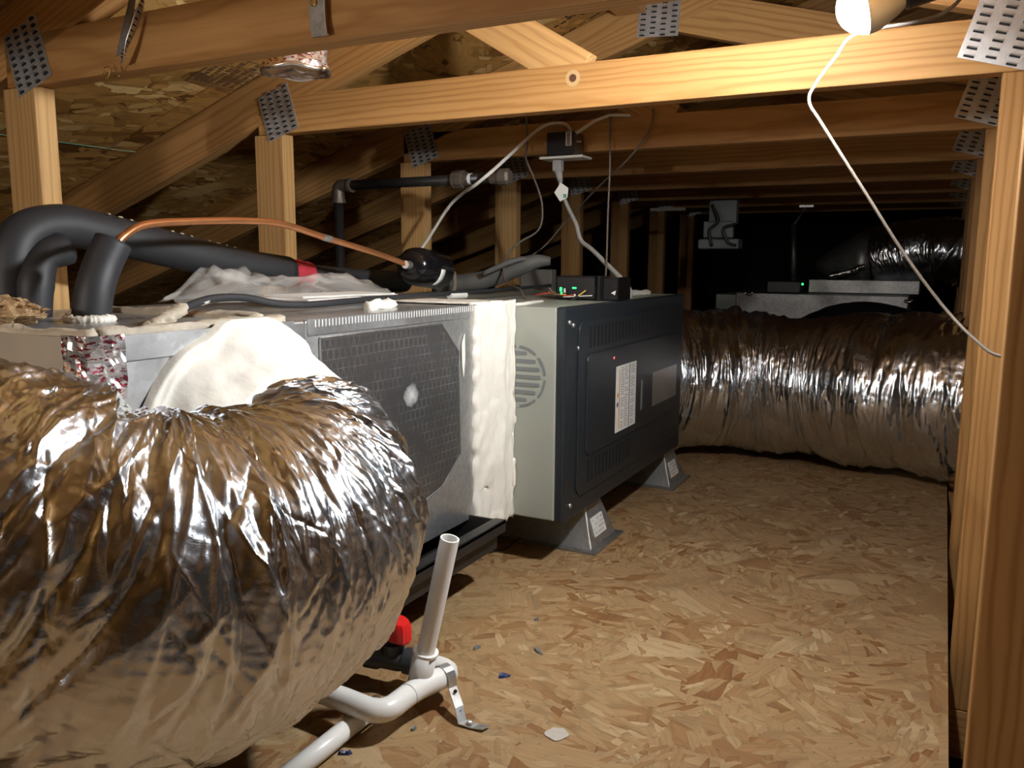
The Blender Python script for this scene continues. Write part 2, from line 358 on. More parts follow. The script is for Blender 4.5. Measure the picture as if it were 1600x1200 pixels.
def foil_tube(P, ns, nt, seed, amp=1.0, pleat=24.0, nsm=60, ws=1.0, bags=1.0):
    P = np.array(P, float); S = catmull(P, max(4, ns//(len(P)-1))); C, R = S[:, :3], S[:, 3]
    for _ in range(nsm): C[1:-1] = (C[:-2]+2*C[1:-1]+C[2:])/4
    T, U, V = frames(C); s = np.concatenate([[0], np.cumsum(np.linalg.norm(np.diff(C, axis=0), axis=1))])[:, None]
    th = (np.arange(nt)*2*np.pi/nt)[None, :]; ct, sn = np.cos(th), np.sin(th)
    s = s + 0*th; ct = ct + 0*s; sn = sn + 0*s
    w = perlin(s*5+seed, ct*1.3, sn*1.3)*0.05 + perlin(s*14, ct*3+seed, sn*3)*0.014
    L = s[-1, 0]; thw = (th + 0*s); rg = np.random.RandomState(int(seed*100)); disp = 0*s
    for k in range(int(pleat*L)):
        s0, t0, ext = rg.uniform(0, L), rg.uniform(0, 2*np.pi), rg.uniform(0.35, 1.5); wd = ws*rg.uniform(0.0020, 0.007)*(1.9 if k % 7 == 0 else 1); am = rg.uniform(0.25, 1)*0.0095*(1.35 if k % 7 == 0 else 0.58)
        dt = (thw-t0+np.pi) % (2*np.pi)-np.pi; sl = rg.normal(0, 0.016) + (rg.choice([-1, 1])*0.05 if k % 6 == 0 else 0)
        ds = s + w*0.35 + sl*dt - s0
        e = np.clip(1-np.abs(dt)/ext, 0, 1); e = e*(2-e)
        disp = disp + am*(rg.choice([-0.75, 1.0]))*e*np.exp(-np.abs(ds)/wd)
    fine = 0*disp; srow = s[:, 0]; ss = s + w*0.35
    for k in range(int(pleat*L*4)):
        s0, t0, ext, wd = rg.uniform(0, L), rg.uniform(0, 2*np.pi), rg.uniform(0.06, 0.45), ws*rg.uniform(0.0009, 0.0026)
        i0, i1 = np.searchsorted(srow, [s0-0.05, s0+0.05]); sl = rg.normal(0, 0.045)
        dt = (thw[i0:i1]-t0+np.pi) % (2*np.pi)-np.pi; jj = np.where(np.abs(dt[0]) < ext)[0] if i1 > i0 else []
        if len(jj) == 0: continue
        dt = dt[:, jj]; e = 1-np.abs(dt)/ext
        fine[i0:i1, jj] += rg.uniform(0.3, 1)*0.0030*rg.choice([-1, 1])*np.clip(e*1.6, 0, 1)*np.exp(-np.abs(ss[i0:i1][:, jj]+sl*dt-s0)/wd)
    disp = disp + fine
    rid = lambda n: 1-np.clip(np.abs(n)*2.6, 0, 1)
    c = perlin((s+w)*26+5, ct*5+seed, sn*5)
    d = perlin((s-w)*70, ct*2.2, sn*2.2+seed); d2 = perlin((s+w)*45+3, ct*14, sn*14+seed)
    bag = perlin(s*4.0+seed, ct*0.9, sn*0.9)
    disp = amp*(disp - disp.mean() + 0.0012*c + 0.0020*(rid(d)-0.55) + 0.0006*(rid(d2)-0.55) + 0.008*bags*bag)
    G = C[:, None] + (R[:, None]+disp)[..., None]*(ct[..., None]*U[:, None]+sn[..., None]*V[:, None])
    return G
def strip(P, wdir, w, th=0.0012):
    """thin metal band of width w following P"""
    P = [np.array(p, float) for p in P]; m = MB(); wd = [np.array(q, float) for q in (wdir if np.ndim(wdir) == 2 else [wdir]*len(P))]
    T = np.gradient(np.array(P), axis=0)
    V = []
    for p, d, t in zip(P, wd, T):
        d = d/np.linalg.norm(d); n = np.cross(t, d); n /= np.linalg.norm(n)
        V += [p-d*w/2-n*th/2, p+d*w/2-n*th/2, p+d*w/2+n*th/2, p-d*w/2+n*th/2]
    k = len(P); Fc = [(4*i+j, 4*i+(j+1) % 4, 4*i+4+(j+1) % 4, 4*i+4+j) for i in range(k-1) for j in range(4)]
    Fc += [(0, 1, 2, 3), (4*k-1, 4*k-2, 4*k-3, 4*k-4)]
    return m.add(V, Fc)
def dupe(src, parent, world):
    o = src.copy(); return link(o, parent, world)

# ------------------------------------------------------------------ the setting
FX0, FX1 = -1.52, 0.052
fl = MB().box((FX0, -1.6, -0.02), (FX1, 4.6, 0.0)).build('floor', 'osb_floor'); tag(fl, 'oriented strand board deck laid along the middle of the attic', None, None, 'structure')
bs = MB().box((-5.5, -2.2, -0.30), (3.2, 7.6, -0.26)).build('floor_base', 'dark_base'); tag(bs, 'dark ceiling board below the joists', None, None, 'structure')
G = np.zeros((40, 60, 3))
for i in range(40):
    for j in range(60):
        X_, Y_ = 0.16+2.95*i/39, -2.15+6.5*j/59; G[i, j] = (X_, Y_, -0.14+0.05*perlin(X_*3, Y_*3, 0.5)+0.03*perlin(X_*9, Y_*9, 2.5))
ib = MB().grid(G).build('bounce_bed', 'bounce_pale'); tag(ib, 'added pale insulation bed, unseen beyond the right posts, bouncing light to the foil', 'insulation', None, 'stuff')  # added out of view to give the foil pale grey to reflect
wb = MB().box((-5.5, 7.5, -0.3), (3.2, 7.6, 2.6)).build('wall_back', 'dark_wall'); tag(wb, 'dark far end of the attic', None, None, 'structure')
wf = MB().box((-5.5, -2.3, -0.3), (3.2, -2.2, 2.6)).build('wall_front', 'osb_roof'); tag(wf, 'attic end wall behind the viewer', None, None, 'structure')
RIDGE = 0.75
def slope_slab(x0, x1, y0, y1, t0, t1, sgn=1):
    f = (lambda X: roofz(X)) if sgn > 0 else (lambda X: roofz(RIDGE)-0.335*(X-RIDGE))
    m = MB(); pl = [(x0, y0, f(x0)+t0), (x1, y0, f(x1)+t0), (x1, y0, f(x1)+t1), (x0, y0, f(x0)+t1)]
    return m.prism(pl, (0, y1-y0, 0))
ce = slope_slab(-5.5, RIDGE, -2.2, 7.5, 0.02, 0.05).build('ceiling', 'dark_wall'); tag(ce, 'sloping roof deck rising from left to right', None, None, 'structure')
cr = slope_slab(RIDGE, 3.2, -2.2, 7.5, 0.0, 0.03, -1).build('ceiling_right', 'osb_roof'); tag(cr, 'roof deck sloping down behind the right posts', None, None, 'structure')
xs = [-5.5, -4.27, -3.11, -1.952, -0.79, RIDGE]
for i in range(5):
    y = -2.2 - (1.2 if i % 2 else 0.0)
    while y < 7.5:
        a, b = max(y, -2.2), min(y+2.44, 7.5)
        if b-a > 0.05: slope_slab(xs[i]+0.0015, xs[i+1]-0.0015, a+0.0015, b-0.0015, 0.0, 0.012).build('sheathing_panel', 'osb_roof', ce)
        y += 2.44

# ------------------------------------------------------------------ roof trusses
def truss_plate(parent, cx, cz, yf, w, h, ang, rows=4, n=9):
    """toothed steel nail plate on a truss face (facing -Y)"""
    ca, sa = math.cos(ang), math.sin(ang); ex = np.array([ca, 0, sa]); ez = np.array([-sa, 0, ca]); c = np.array([cx, yf-0.0012, cz])
    o = MB().obox(c, ex*w, ez*h, np.array([0, 0.0016, 0])).build('truss_plate', 'plate_steel', parent)
    m, k = MB(), MB()
    for i in range(rows):
        for j in range(n):
            u = (-0.5+(i+0.5)/rows)*w; v = (-0.5+(j+0.5)/n)*h + (0.18*h/n if i % 2 else -0.18*h/n)
            q = c + ex*u + ez*v - np.array([0, 0.0011, 0])
            m.obox(q, ex*w/rows*0.50, ez*h/n*0.26, np.array([0, 0.0008, 0]))
            k.obox(q + ez*h/n*0.24 - np.array([0, 0.0018, 0]), ex*w/rows*0.46, ez*h/n*0.16, np.array([0, 0.004, 0]))
    s1 = m.build('tooth_slots', 'slot_dark', o); s1['kind'] = 'stuff'
    s2 = k.build('tooth_lips', 'galvanised', o); s2['kind'] = 'stuff'
    return o
TY = [0.33+0.61*i for i in range(9)]
names = ['wooden roof truss overhead nearest the viewer, out of the lamp light',
         'roof truss carrying the hanging steel strap and foil cap, first at the left edge',
         'roof truss whose bright tie beam with a dark knot crosses in front of the bulb',
         'roof truss holding the black junction box, next behind the knotted beam',
         'roof truss just behind the one with the junction box, its post behind the pipe end',
         'dim roof truss fifth in line behind the lamp, above the black furnace door',
         'dark roof truss above the far bend of the foil duct',
         'very dark roof truss above the distant second unit',
         'last roof truss barely visible at the dark attic end']
T = 0.038
for i, y in enumerate(TY):
    tr = thing('roof_truss', (-0.7, y, -0.11), names[i], 'truss', 'roof trusses')
    yc = y + T/2
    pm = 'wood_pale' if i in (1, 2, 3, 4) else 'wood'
    tie = board('tie_beam', (-1.50, yc, 0.9995), (0.146, yc, 0.9995), 0.085, T, tr, 'wood')
    board('rafter', (-5.2, yc, roofz(-5.2)-0.0585), (RIDGE-0.01, yc, roofz(RIDGE-0.01)-0.0585), 0.108, T, tr)
    board('rafter', (RIDGE+0.01, yc, roofz(RIDGE-0.01)-0.0585), (3.1, yc, roofz(RIDGE)-0.335*(3.1-RIDGE)-0.0585), 0.108, T, tr)
    board('post', (-1.4695, yc, -0.11), (-1.4695, yc, 0.9565), 0.089, T, tr, pm, (1, 0, 0))
    board('post', (0.1015, yc, -0.11), (0.1015, yc, 0.9565), 0.089, T, tr, 'wood', (1, 0, 0))
    board('bottom_chord', (-5.2, yc, -0.155), (3.1, yc, -0.155), 0.089, T, tr)
    board('web', (-1.01, yc, 1.236), (-0.66, yc, 1.022), 0.085, T-0.002, tr, 'wood_pale' if i == 2 else 'wood')
    board('web', (-0.69, yc, 1.305), (0.09, yc, 1.085), 0.10, T-0.003, tr)
    if i: truss_plate(tr, -1.435, 1.005, y, 0.098, 0.108, math.radians(17), 4, 9)
    if i: truss_plate(tr, 0.066, 1.015, y, 0.125, 0.10, math.radians(-17), 4, 8)
    if i == 3: truss_plate(tr, -0.70, 1.30, y, 0.11, 0.13, math.radians(-4), 4, 10)
    if i == 2:
        k = at(895, 122, Y=y)
        m = MB().lathe((k[0], y+0.002, k[2]), (0, -1, 0), [(0, 0.0155), (0.0022, 0.0155)], 20); kp = m.build('knot', 'knot_pale', tie)
        MB().lathe((k[0], y+0.002, k[2]), (0, -1, 0), [(0, 0.0080), (0.0028, 0.0075)], 16).build('knot', 'knot_dark', tie)
br = thing('lateral_brace', (-0.78, 0.2, 1.25), 'long timber brace running away under the rafters to the steel plate', 'brace')
board('timber', (-0.775, 0.2, 1.315), (-0.775, 2.155, 1.315), 0.036, 0.08, br)

# ------------------------------------------------------------------ lamp
lp = at(1352, 8, Y=1.16)
lamp = thing('light_bulb', lp + np.array([0, 0, -0.031]), 'glowing bulb lying sideways in its socket before the knotted tie beam', 'lamp')
LA = np.array(BULB_AXIS); LA /= np.linalg.norm(LA)
MB().lathe(lp, LA, [(0.0, 0.0335)] + [(0.034*math.sin(math.radians(a)), 0.0335*math.cos(math.radians(a))) for a in (12, 25, 38, 50, 62, 73, 82, 88)], 28).build('bulb_glass', 'bulb_glow', lamp, smooth=True)
MB().lathe(lp, -LA, [(-0.003, 0.0352), (0.010, 0.0345), (0.032, 0.0250), (0.045, 0.0170)], 24).build('bulb_housing', 'plate_white', lamp, angle=40)
MB().lathe(lp, -LA, [(0.042, 0.0180), (0.046, 0.0215), (0.090, 0.0215), (0.098, 0.012)], 24).build('lamp_socket', 'black_plastic', lamp, angle=40)
cpts = [lp-LA*0.097, lp-LA*0.120+np.array([0, 0.012, -0.012]), lp-LA*0.085+np.array([0, 0.045, -0.03]), at(1340, 52, Y=1.28), at(1305, 90, Y=1.28), at(1275, 130, Y=1.28), at(1264, 158, Y=1.28), at(1285, 195, Y=1.28), at(1350, 298, Y=1.3), at(1415, 400, Y=1.32), at(1475, 480, Y=1.32), at(1525, 532, Y=1.28), at(1566, 557, Y=1.25), (0.13, 1.24, 0.545)]
MB().tube(cpts, 0.0024, 8, sub=8).build('lamp_cord', 'cable_brown', lamp, smooth=True)

# ------------------------------------------------------------------ near foil duct
nd = thing('flexible_duct', (-0.72, 0.5, 0.0), 'large crinkled silver foil duct bending out from the plenum at the lower left', 'duct')
NP = [(-0.80,0.85,0.385,0.148),(-0.76,0.83,0.36,0.150),(-0.701,0.769,0.334,0.154),(-0.655,0.654,0.33,0.164),(-0.664,0.476,0.353,0.168),(-0.814,0.353,0.436,0.166),(-0.996,0.188,0.369,0.163),(-1.177,0.024,0.295,0.163)]
MB().grid(foil_tube(NP, 960, 480, 2.3, 1.05, 480.0, 1400), True).build('foil_jacket', 'foil', nd, smooth=True)

# ------------------------------------------------------------------ plenum and coil cabinet
PX = -0.82
pl = thing('supply_plenum', (-1.09, 0.76, 0.14), 'galvanised plenum box with white sealed collar behind the near foil duct', 'plenum')
MB().box((-1.36, 0.59, 0.14), (PX, 0.925, 0.572)).build('body', 'galvanised', pl, bevel=0.003)
MB().box((-1.36, 0.582, 0.14), (PX-0.004, 0.59, 0.573)).build('end_board', 'duct_board', pl)
MB().box((PX-0.001, 0.60, 0.545), (PX+0.003, 0.90, 0.574)).build('top_flange', 'galvanised', pl)
# collar covered in mastic on the +X face
cy, cz = 0.80, 0.40
nu, nv = 34, 96
G = np.zeros((nu, nv, 3)); th = np.arange(nv)*2*np.pi/nv; n1 = perlin(np.cos(th)*2.2, np.sin(th)*2.2, 7.7)
for i in range(nu):
    t_ = i/(nu-1); q = max(0.0, (t_-0.35)/0.65); e = min(1, t_/0.08)
    rr = 0.186 + 0.026*n1*(1-q) - 0.020*min(1, t_/0.35) - 0.010*q
    yc_, zc_ = cy+0.032*q, cz-0.038*q; x = PX + 0.001 + 0.011*e + 0.058*q
    n2 = perlin(np.cos(th)*5, np.sin(th)*5, t_*4.0)*0.007 + perlin(np.cos(th)*14, np.sin(th)*14, t_*9.0)*0.0025
    G[i, :, 0] = x + n2*0.8; G[i, :, 1] = yc_ + np.cos(th)*(rr+n2*0.6); G[i, :, 2] = np.minimum(zc_ + np.sin(th)*(rr+n2*0.6), 0.583+0.004*perlin(np.cos(th)*9, t_*3, 1.0))
G = np.concatenate([G, np.stack([np.stack([G[-1, :, 0]-0.004*k, G[-1, :, 1].mean()+(G[-1, :, 1]-G[-1, :, 1].mean())*(1-0.14*k), G[-1, :, 2].mean()+(G[-1, :, 2]-G[-1, :, 2].mean())*(1-0.14*k)], 1) for k in (1, 2, 3)])])
MB().grid(G, True).build('collar_mastic', 'mastic', pl, smooth=True)
# printed foil tape over the front corner
cor = []
for i in range(14):
    s = -0.045 + i*0.0058
    for j in range(9):
        z = 0.576 - j*0.0075 - (0.02*(j/8) if i > 8 else 0)*0.5
        w_ = 0.0025*rs.normal()
        cor.append((PX-0.002+0.005+abs(w_)*0.6 if s > 0 else PX+0.003+s, 0.592+s if s > 0 else 0.579-abs(w_)*0.6, z-0.012*abs(perlin(s*40., 0.3, 0.1))*(j == 8)))
MB().grid(np.array(cor).reshape(14, 9, 3)).build('printed_tape', 'printed_tape', pl, solid=0.001)
# dirty mastic along the top edges
def ribbon(P, r, seed, nseg=10):
    C = catmull(P, 14); m = MB(); T_, U_, V_ = frames(C); a = np.arange(nseg)*2*np.pi/nseg
    d = perlin(np.arange(len(C))[:, None]*0.45+seed, np.cos(a)[None]*1.5, np.sin(a)[None]*1.5)
    R = r*(1+0.9*d); G = C[:, None]+R[..., None]*(np.cos(a)[None, :, None]*U_[:, None]*1.0+np.sin(a)[None, :, None]*V_[:, None])
    m.grid(G, True); k = len(C); m.f += [tuple(range(nseg))[::-1], tuple((k-1)*nseg+j for j in range(nseg))]; return m
ribbon([(-1.34, 0.592, 0.573), (-1.1, 0.594, 0.574), (-0.95, 0.594, 0.573), (-0.84, 0.60, 0.574)], 0.008, 1.0).build('edge_mastic', 'mastic_dirty', pl, smooth=True)
ribbon([(-0.845, 0.61, 0.574), (-0.838, 0.75, 0.575), (-0.84, 0.9, 0.575)], 0.008, 4.0).build('edge_mastic', 'mastic_dirty', pl, smooth=True)
ribbon([(-1.3, 0.92, 0.572), (-1.1, 0.915, 0.573), (-0.9, 0.92, 0.573)], 0.010, 6.0).build('edge_mastic', 'mastic_dirty', pl, smooth=True)

cc = thing('coil_cabinet', (-1.09, 1.18, 0.14), 'galvanised coil cabinet with eight-sided access panel between plenum and furnace', 'cabinet')
MB().box((-1.36, 0.927, 0.14), (PX, 1.455, 0.572)).build('body', 'galvanised', cc, bevel=0.003)
hexp = [(0.955, 0.545), (1.292, 0.545), (1.354, 0.487), (1.358, 0.284), (1.292, 0.236), (1.19, 0.215), (0.955, 0.19)]
MB().prism([(PX, a, b) for a, b in hexp], (0.0022, 0, 0)).build('access_panel', 'scrim_foil', cc)
C_ = [(PX+0.002, a, b) for a, b in hexp]; m = MB()
for a, b in zip(C_, C_[1:]+C_[:1]): m.tube([a, b], 0.0017, 6)
m.build('panel_rim', 'galv_dull', cc)
MB().box((PX-0.001, 0.93, 0.550), (PX+0.002, 1.42, 0.574)).build('top_flange', 'galvanised', cc)
m = MB()
for k in range(60): m.box((PX+0.0019, 0.945+k*0.0078, 0.562), (PX+0.0026, 0.9466+k*0.0078, 0.5725))
m.build('flange_nicks', 'white_paper', cc)['kind'] = 'stuff'
n1 = [(PX+0.003, 1.362, 0.50), (PX+0.003, 1.372, 0.52), (PX+0.003, 1.374, 0.47), (PX+0.003, 1.368, 0.435), (PX+0.003, 1.363, 0.46)]
MB().prism(n1, (0.0015, 0, 0)).build('mastic_smear', 'mastic', cc)
sp = [(PX+0.003, 1.19+0.026*math.cos(a)*(1+0.25*math.sin(3*a)), 0.425+0.022*math.sin(a)*(1+0.2*math.cos(5*a))) for a in np.arange(16)*2*math.pi/16]
MB().prism(sp, (0.0004, 0, 0)).build('scuff', 'scuff', cc)
# white mastic joint to the furnace
nz, nw = 80, 26
G = np.zeros((nz, nw, 3))
for i in range(nz):
    z = 0.115 + (0.578-0.115)*i/(nz-1)
    for j in range(nw):
        t_ = j/(nw-1)
        y = 1.414 + 0.132*min(1, t_/0.86); x = PX + 0.006 + 0.014*(t_ > 0.1)*min(1, (t_-0.1)*3)
        if t_ > 0.86: y = 1.5415; x = PX+0.016 + (t_-0.86)/0.14*0.012
        lo = 0.03*perlin(i*0.12, j*0.3, 2.2) if i < 14 else 0
        e = perlin(i*0.07, j*0.5, 1.1)*0.008 + perlin(i*0.20, j*0.9, 4.1)*0.005 + 0.009*math.exp(-((t_-0.50-0.03*math.sin(i*0.2))/0.07)**2)
        if j in (0, nw-1): e -= 0.012 if j == 0 else 0
        G[i, j] = (x+e, y - abs(e)*0.2 + (0.016*perlin(i*0.22, 0.2, 8.8) if j == 0 else 0), z + (lo if i < 14 else 0) + (0.008*abs(perlin(j*0.9, 3.3, 1.1)) if i == nz-1 else 0))
MB().grid(G).build('joint_mastic', 'mastic', cc, smooth=True, solid=0.004)
G = np.zeros((8, 40, 3))
for i in range(8):
    for j in range(40):
        X = -0.812 - 0.52*j/39; G[i, j] = (X, 1.41+0.135*i/7+0.006*perlin(j*0.5, i*0.2, 0.4), 0.5745+0.004*abs(perlin(i*0.7, j*0.4, 9.0))+0.003)
MB().grid(G).build('joint_mastic', 'mastic', cc, smooth=True, solid=0.003)
ribbon([(-0.90, 1.18, 0.578), (-0.91, 1.25, 0.58), (-0.93, 1.29, 0.577)], 0.010, 2.0).build('mastic_smear', 'mastic', cc, smooth=True)
# dark drain pan below
dp = thing('drain_pan', (-1.08, 1.0, 0.06), 'dark metal drain pan under the coil cabinet', 'pan')
m = MB().box((-1.40, 0.62, 0.085), (-0.765, 1.40, 0.092)).box((-0.767, 0.62, 0.09), (-0.758, 1.40, 0.150)).box((-0.762, 0.62, 0.145), (-0.738, 1.40, 0.152)).box((-0.742, 0.62, 0.128), (-0.738, 1.40, 0.152)).box((-1.40, 1.394, 0.09), (-0.76, 1.40, 0.15)).box((-1.40, 0.62, 0.09), (-1.394, 1.40, 0.15))
m.build('pan', 'black_iron', dp, bevel=0.001)
for yy in (0.72, 1.30): board('support_block', (-1.40, yy, 0.0425), (-0.98, yy, 0.0425), 0.085, 0.038, dp)

# ------------------------------------------------------------------ furnace
FX, FY0, FY1, FZ0, FZ1 = -0.700, 1.543, 2.412, 0.113, 0.566
fu = thing('furnace', (-1.05, 1.98, FZ0), 'grey furnace cabinet with a black louvred door lying on its side', 'furnace')
MB().box((-1.41, FY0, FZ0), (FX, FY1, FZ1)).build('cabinet', 'cabinet_grey', fu, bevel=0.003)
DX = FX+0.020
door = MB().box((FX, FY0+0.002, FZ0-0.003), (DX, FY1-0.001, FZ1+0.001)).build('door', 'door_black', fu, bevel=0.004)
def rrect(y0, y1, z0, z1, r, x, d, n=5):
    P = []
    for (cy_, cz_, a0) in ((y1-r, z1-r, 0), (y0+r, z1-r, 90), (y0+r, z0+r, 180), (y1-r, z0+r, 270)):
        for k in range(n+1):
            a = math.radians(a0+90*k/n); P.append((x, cy_+r*math.cos(a), cz_+r*math.sin(a)))
    return MB().prism(P, (d, 0, 0))
rrect(1.612, 2.385, 0.150, 0.535, 0.025, DX-0.001, 0.006).build('raised_panel', 'door_black', door, bevel=0.003)
rrect(1.650, 2.355, 0.235, 0.462, 0.02, DX+0.004, 0.005).build('raised_panel', 'door_black', door, bevel=0.003)
PXF = DX+0.005
slot_src = None
def slots(y0, n, dy, z0, z1):
    global slot_src
    for k in range(n):
        c = (PXF, y0+k*dy, (z0+z1)/2)
        if slot_src is None or abs(slot_src[1]-(z1-z0)) > 1e-4:
            o = MB().box((c[0]-0.003, c[1]-0.0045, z0), (c[0]+0.0006, c[1]+0.0045, z1)).build('louver_slot', 'slot_dark', door); slot_src = (o, z1-z0)
        else:
            mw = WM[slot_src[0].name].copy(); mw.translation = Vector((c[0]-0.0012, c[1], c[2])); dupe(slot_src[0], door, mw)
slots(1.672, 20, 0.0225, 0.474, 0.520)
slots(1.672, 13, 0.0225, 0.172, 0.222)
lab = MB().box((PXF+0.003, 1.826, 0.255), (PXF+0.0046, 1.970, 0.415)).build('warning_label', 'white_paper', door); lab['label'] = 'white paper label with columns of small print'
LX = PXF+0.0047
m = MB(); rr_ = random.Random(4)
for (a, b) in ((1.860, 1.884), (1.886, 1.912), (1.930, 1.962)):
    for k in range(26):
        z = 0.262+k*0.0058
        if rr_.random() < 0.87: m.box((LX-0.0003, a, z), (LX+0.0003, a+(b-a)*rr_.uniform(0.55, 1), z+0.0026))
m.build('print_lines', 'print_grey', lab)['kind'] = 'stuff'
MB().box((LX-0.0003, 1.918, 0.257), (LX+0.0003, 1.9215, 0.413)).build('print_rule', 'print_dark', lab)
MB().box((LX-0.0003, 1.847, 0.262), (LX+0.0003, 1.8515, 0.405)).build('print_rule', 'print_orange', lab)
MB().lathe((LX-0.0003, 1.838, 0.345), (1, 0, 0), [(0, 0.006), (0.0006, 0.006)], 12).build('print_dot', 'print_orange', lab)
MB().lathe((LX-0.0003, 1.838, 0.322), (1, 0, 0), [(0, 0.006), (0.0006, 0.006)], 12).build('print_dot', 'print_blue', lab)
sl = MB().box((PXF+0.003, 2.106, 0.277), (PXF+0.0044, 2.328, 0.368)).build('rating_label', 'silver_label', door); sl['label'] = 'shiny silver rating label'
MB().box((PXF+0.003, 2.012, 0.283), (PXF+0.0055, 2.022, 0.36)).build('handle_groove', 'slot_grey', door)
MB().lathe((PXF-0.001, 1.810, 0.438), (1, 0, 0), [(0, 0.0042), (0.004, 0.0042), (0.006, 0.002)], 10).build('indicator_light', 'led_red', door)
for (a, b) in ((1.565, 0.535), (1.585, 0.528), (1.583, 0.140), (1.615, 0.478), (2.0, 0.49)):
    MB().lathe((DX-0.001, a, b), (1, 0, 0), [(0, 0.0055), (0.003, 0.0055), (0.005, 0.003)], 10).build('screw', 'galvanised', door, smooth=True)
# knock-out vent in the grey end
vx, vz, vr = -0.787, 0.419, 0.066
for k in range(8):
    a0, a1 = math.radians(45*k+4), math.radians(45*k+41)
    P = [(vx+r*math.cos(a), FY0-0.0005, vz+r*math.sin(a)) for r, rng in ((vr, np.linspace(a0, a1, 8)), (vr-0.005, np.linspace(a1, a0, 8))) for a in rng]
    MB().prism(P, (0, -0.0008, 0)).build('vent_ring', 'slot_grey', fu)
for k in range(-3, 4):
    z = vz + k*0.0165; hw = math.sqrt((vr-0.012)**2-(k*0.0165)**2); P = []
    for sx, a0 in ((1, -90), (-1, 90)):
        for q in range(7):
            a = math.radians(a0+180*q/6); P.append((vx+sx*(hw-0.004)+0.004*math.cos(a), FY0-0.0005, z+0.004*math.sin(a)))
    MB().prism(P, (0, -0.0008, 0)).build('vent_slot', 'slot_grey', fu)
ribbon([(-0.82, 1.545, 0.568), (-0.80, 1.60, 0.569), (-0.83, 1.75, 0.568)], 0.004, 3.0).build('mastic_drip', 'mastic', fu, smooth=True)

# furnace stands: folded steel wedges with a sticker on the end
def stand(y0, label):
    st = thing('support_stand', (-1.0, y0+0.08, 0.0), label, 'stand', 'stands under the furnace')
    x1, w = -0.672, 0.160
    zt = FZ0-0.004
    V = [(x1, y0, 0.006), (x1, y0+w, 0.006), (x1-0.035, y0+w*0.78, zt), (x1-0.035, y0+w*0.26, zt), (-1.40, y0, 0.006), (-1.40, y0+w, 0.006), (-1.40, y0+w*0.78, zt), (-1.40, y0+w*0.26, zt)]
    MB().add(V, [(0, 1, 2, 3), (4, 7, 6, 5), (0, 3, 7, 4), (1, 5, 6, 2), (3, 2, 6, 7), (0, 4, 5, 1)]).build('wedge', 'galvanised', st, bevel=0.001)
    MB().box((-1.42, y0-0.012, 0.0005), (x1+0.016, y0+w+0.014, 0.006)).build('base_flange', 'galv_dull', st)
    n = np.array([0.105, 0, 0.035]); n = n/np.linalg.norm(n); up = np.array([-0.035, 0, 0.105]); up /= np.linalg.norm(up); e = np.array([0, 1.0, 0])
    c = np.array([x1-0.013, y0+w*0.47, 0.006+0.040]) + n*0.0012
    lb = MB().obox(c, e*0.072, up*0.045, n*0.001).build('sticker', 'white_paper', st)
    m = MB()
    for r in range(4):
        for k in range(9):
            if rr_.random() < 0.8: m.obox(c+n*0.0007+e*(-0.028+k*0.007)+up*(0.015-r*0.010), e*0.0045*rr_.uniform(.5, 1), up*0.0055, n*0.0004)
    m.build('sticker_print', 'print_grey', lb)['kind'] = 'stuff'
    m = MB()
    for k in range(5): m.lathe((x1+0.0015-0.02-0.001, y0-0.001+w*0.11+0.0, 0.03), (0, -1, 0), [(0, 0.004), (0.004, 0.003)], 8); break
    m.build('rivet', 'galvanised', st)
    ribbon([(x1, y0+0.002, 0.008), (x1-0.012, y0+w*0.09, 0.04), (x1-0.034, y0+w*0.25, zt-0.004)], 0.0022, 1.3, 6).build('sealed_edge', 'plate_white', st, smooth=True)
stand(1.690, 'steel wedge stand with white sticker at the near end of the furnace')
stand(2.300, 'steel wedge stand at the far end of the furnace by the far duct')

# ------------------------------------------------------------------ added fill lamp, out of view behind the viewer
fill_pos = np.array([-1.15, -0.42, 0.86])
fill_lamp = thing('light_bulb', fill_pos + np.array([0, 0, -0.03]), 'added fill bulb out of view behind the viewer', 'lamp')
MB().lathe(fill_pos, (0, 0, 1), [(-0.030, 0.002), (-0.026, 0.0150), (-0.018, 0.0225), (-0.006, 0.0265), (0.006, 0.0268), (0.018, 0.0235), (0.032, 0.017), (0.042, 0.0140)], 24).build('bulb_glass', 'fill_glow', fill_lamp, smooth=True)
MB().lathe(fill_pos, (0, 0, 1), [(0.042, 0.0145), (0.046, 0.020), (0.10, 0.020), (0.11, 0.006), (0.30, 0.004)], 20).build('lamp_socket', 'black_plastic', fill_lamp, angle=40)

# ------------------------------------------------------------------ far foil ducts and the distant unit
fd = thing('flexible_duct', (-0.3, 2.85, 0.0), 'crinkled foil duct curving from the far end of the furnace across to the right posts', 'duct')
FP = [(-0.97,2.40,0.335,0.20),(-0.965,2.52,0.32,0.215),(-0.86,2.72,0.275,0.235),(-0.60,2.86,0.255,0.235),(-0.38,2.87,0.255,0.225),(-0.20,2.83,0.262,0.242),(0.06,2.78,0.265,0.250),(0.35,2.73,0.262,0.245),(0.7,2.66,0.26,0.24)]
MB().grid(foil_tube(FP, 560, 330, 7.1, 1.45, 240.0, 60, 1.6, 2.2), True).build('foil_jacket', 'foil', fd, smooth=True)
bd = thing('flexible_duct', (-0.25, 3.4, 0.0), 'black plastic duct humped behind the far foil duct', 'duct')
MB().grid(foil_tube([(-0.62,3.45,0.12,0.16),(-0.45,3.42,0.28,0.16),(-0.27,3.4,0.36,0.16),(-0.05,3.38,0.30,0.16),(0.1,3.36,0.2,0.16)], 120, 80, 3.1, 1.0, 60), True).build('plastic_jacket', 'black_plastic', bd, smooth=True)
f2 = thing('furnace', (-0.55, 4.5, 0.0), 'pale metal cabinet of the distant second unit behind the far duct', 'furnace')
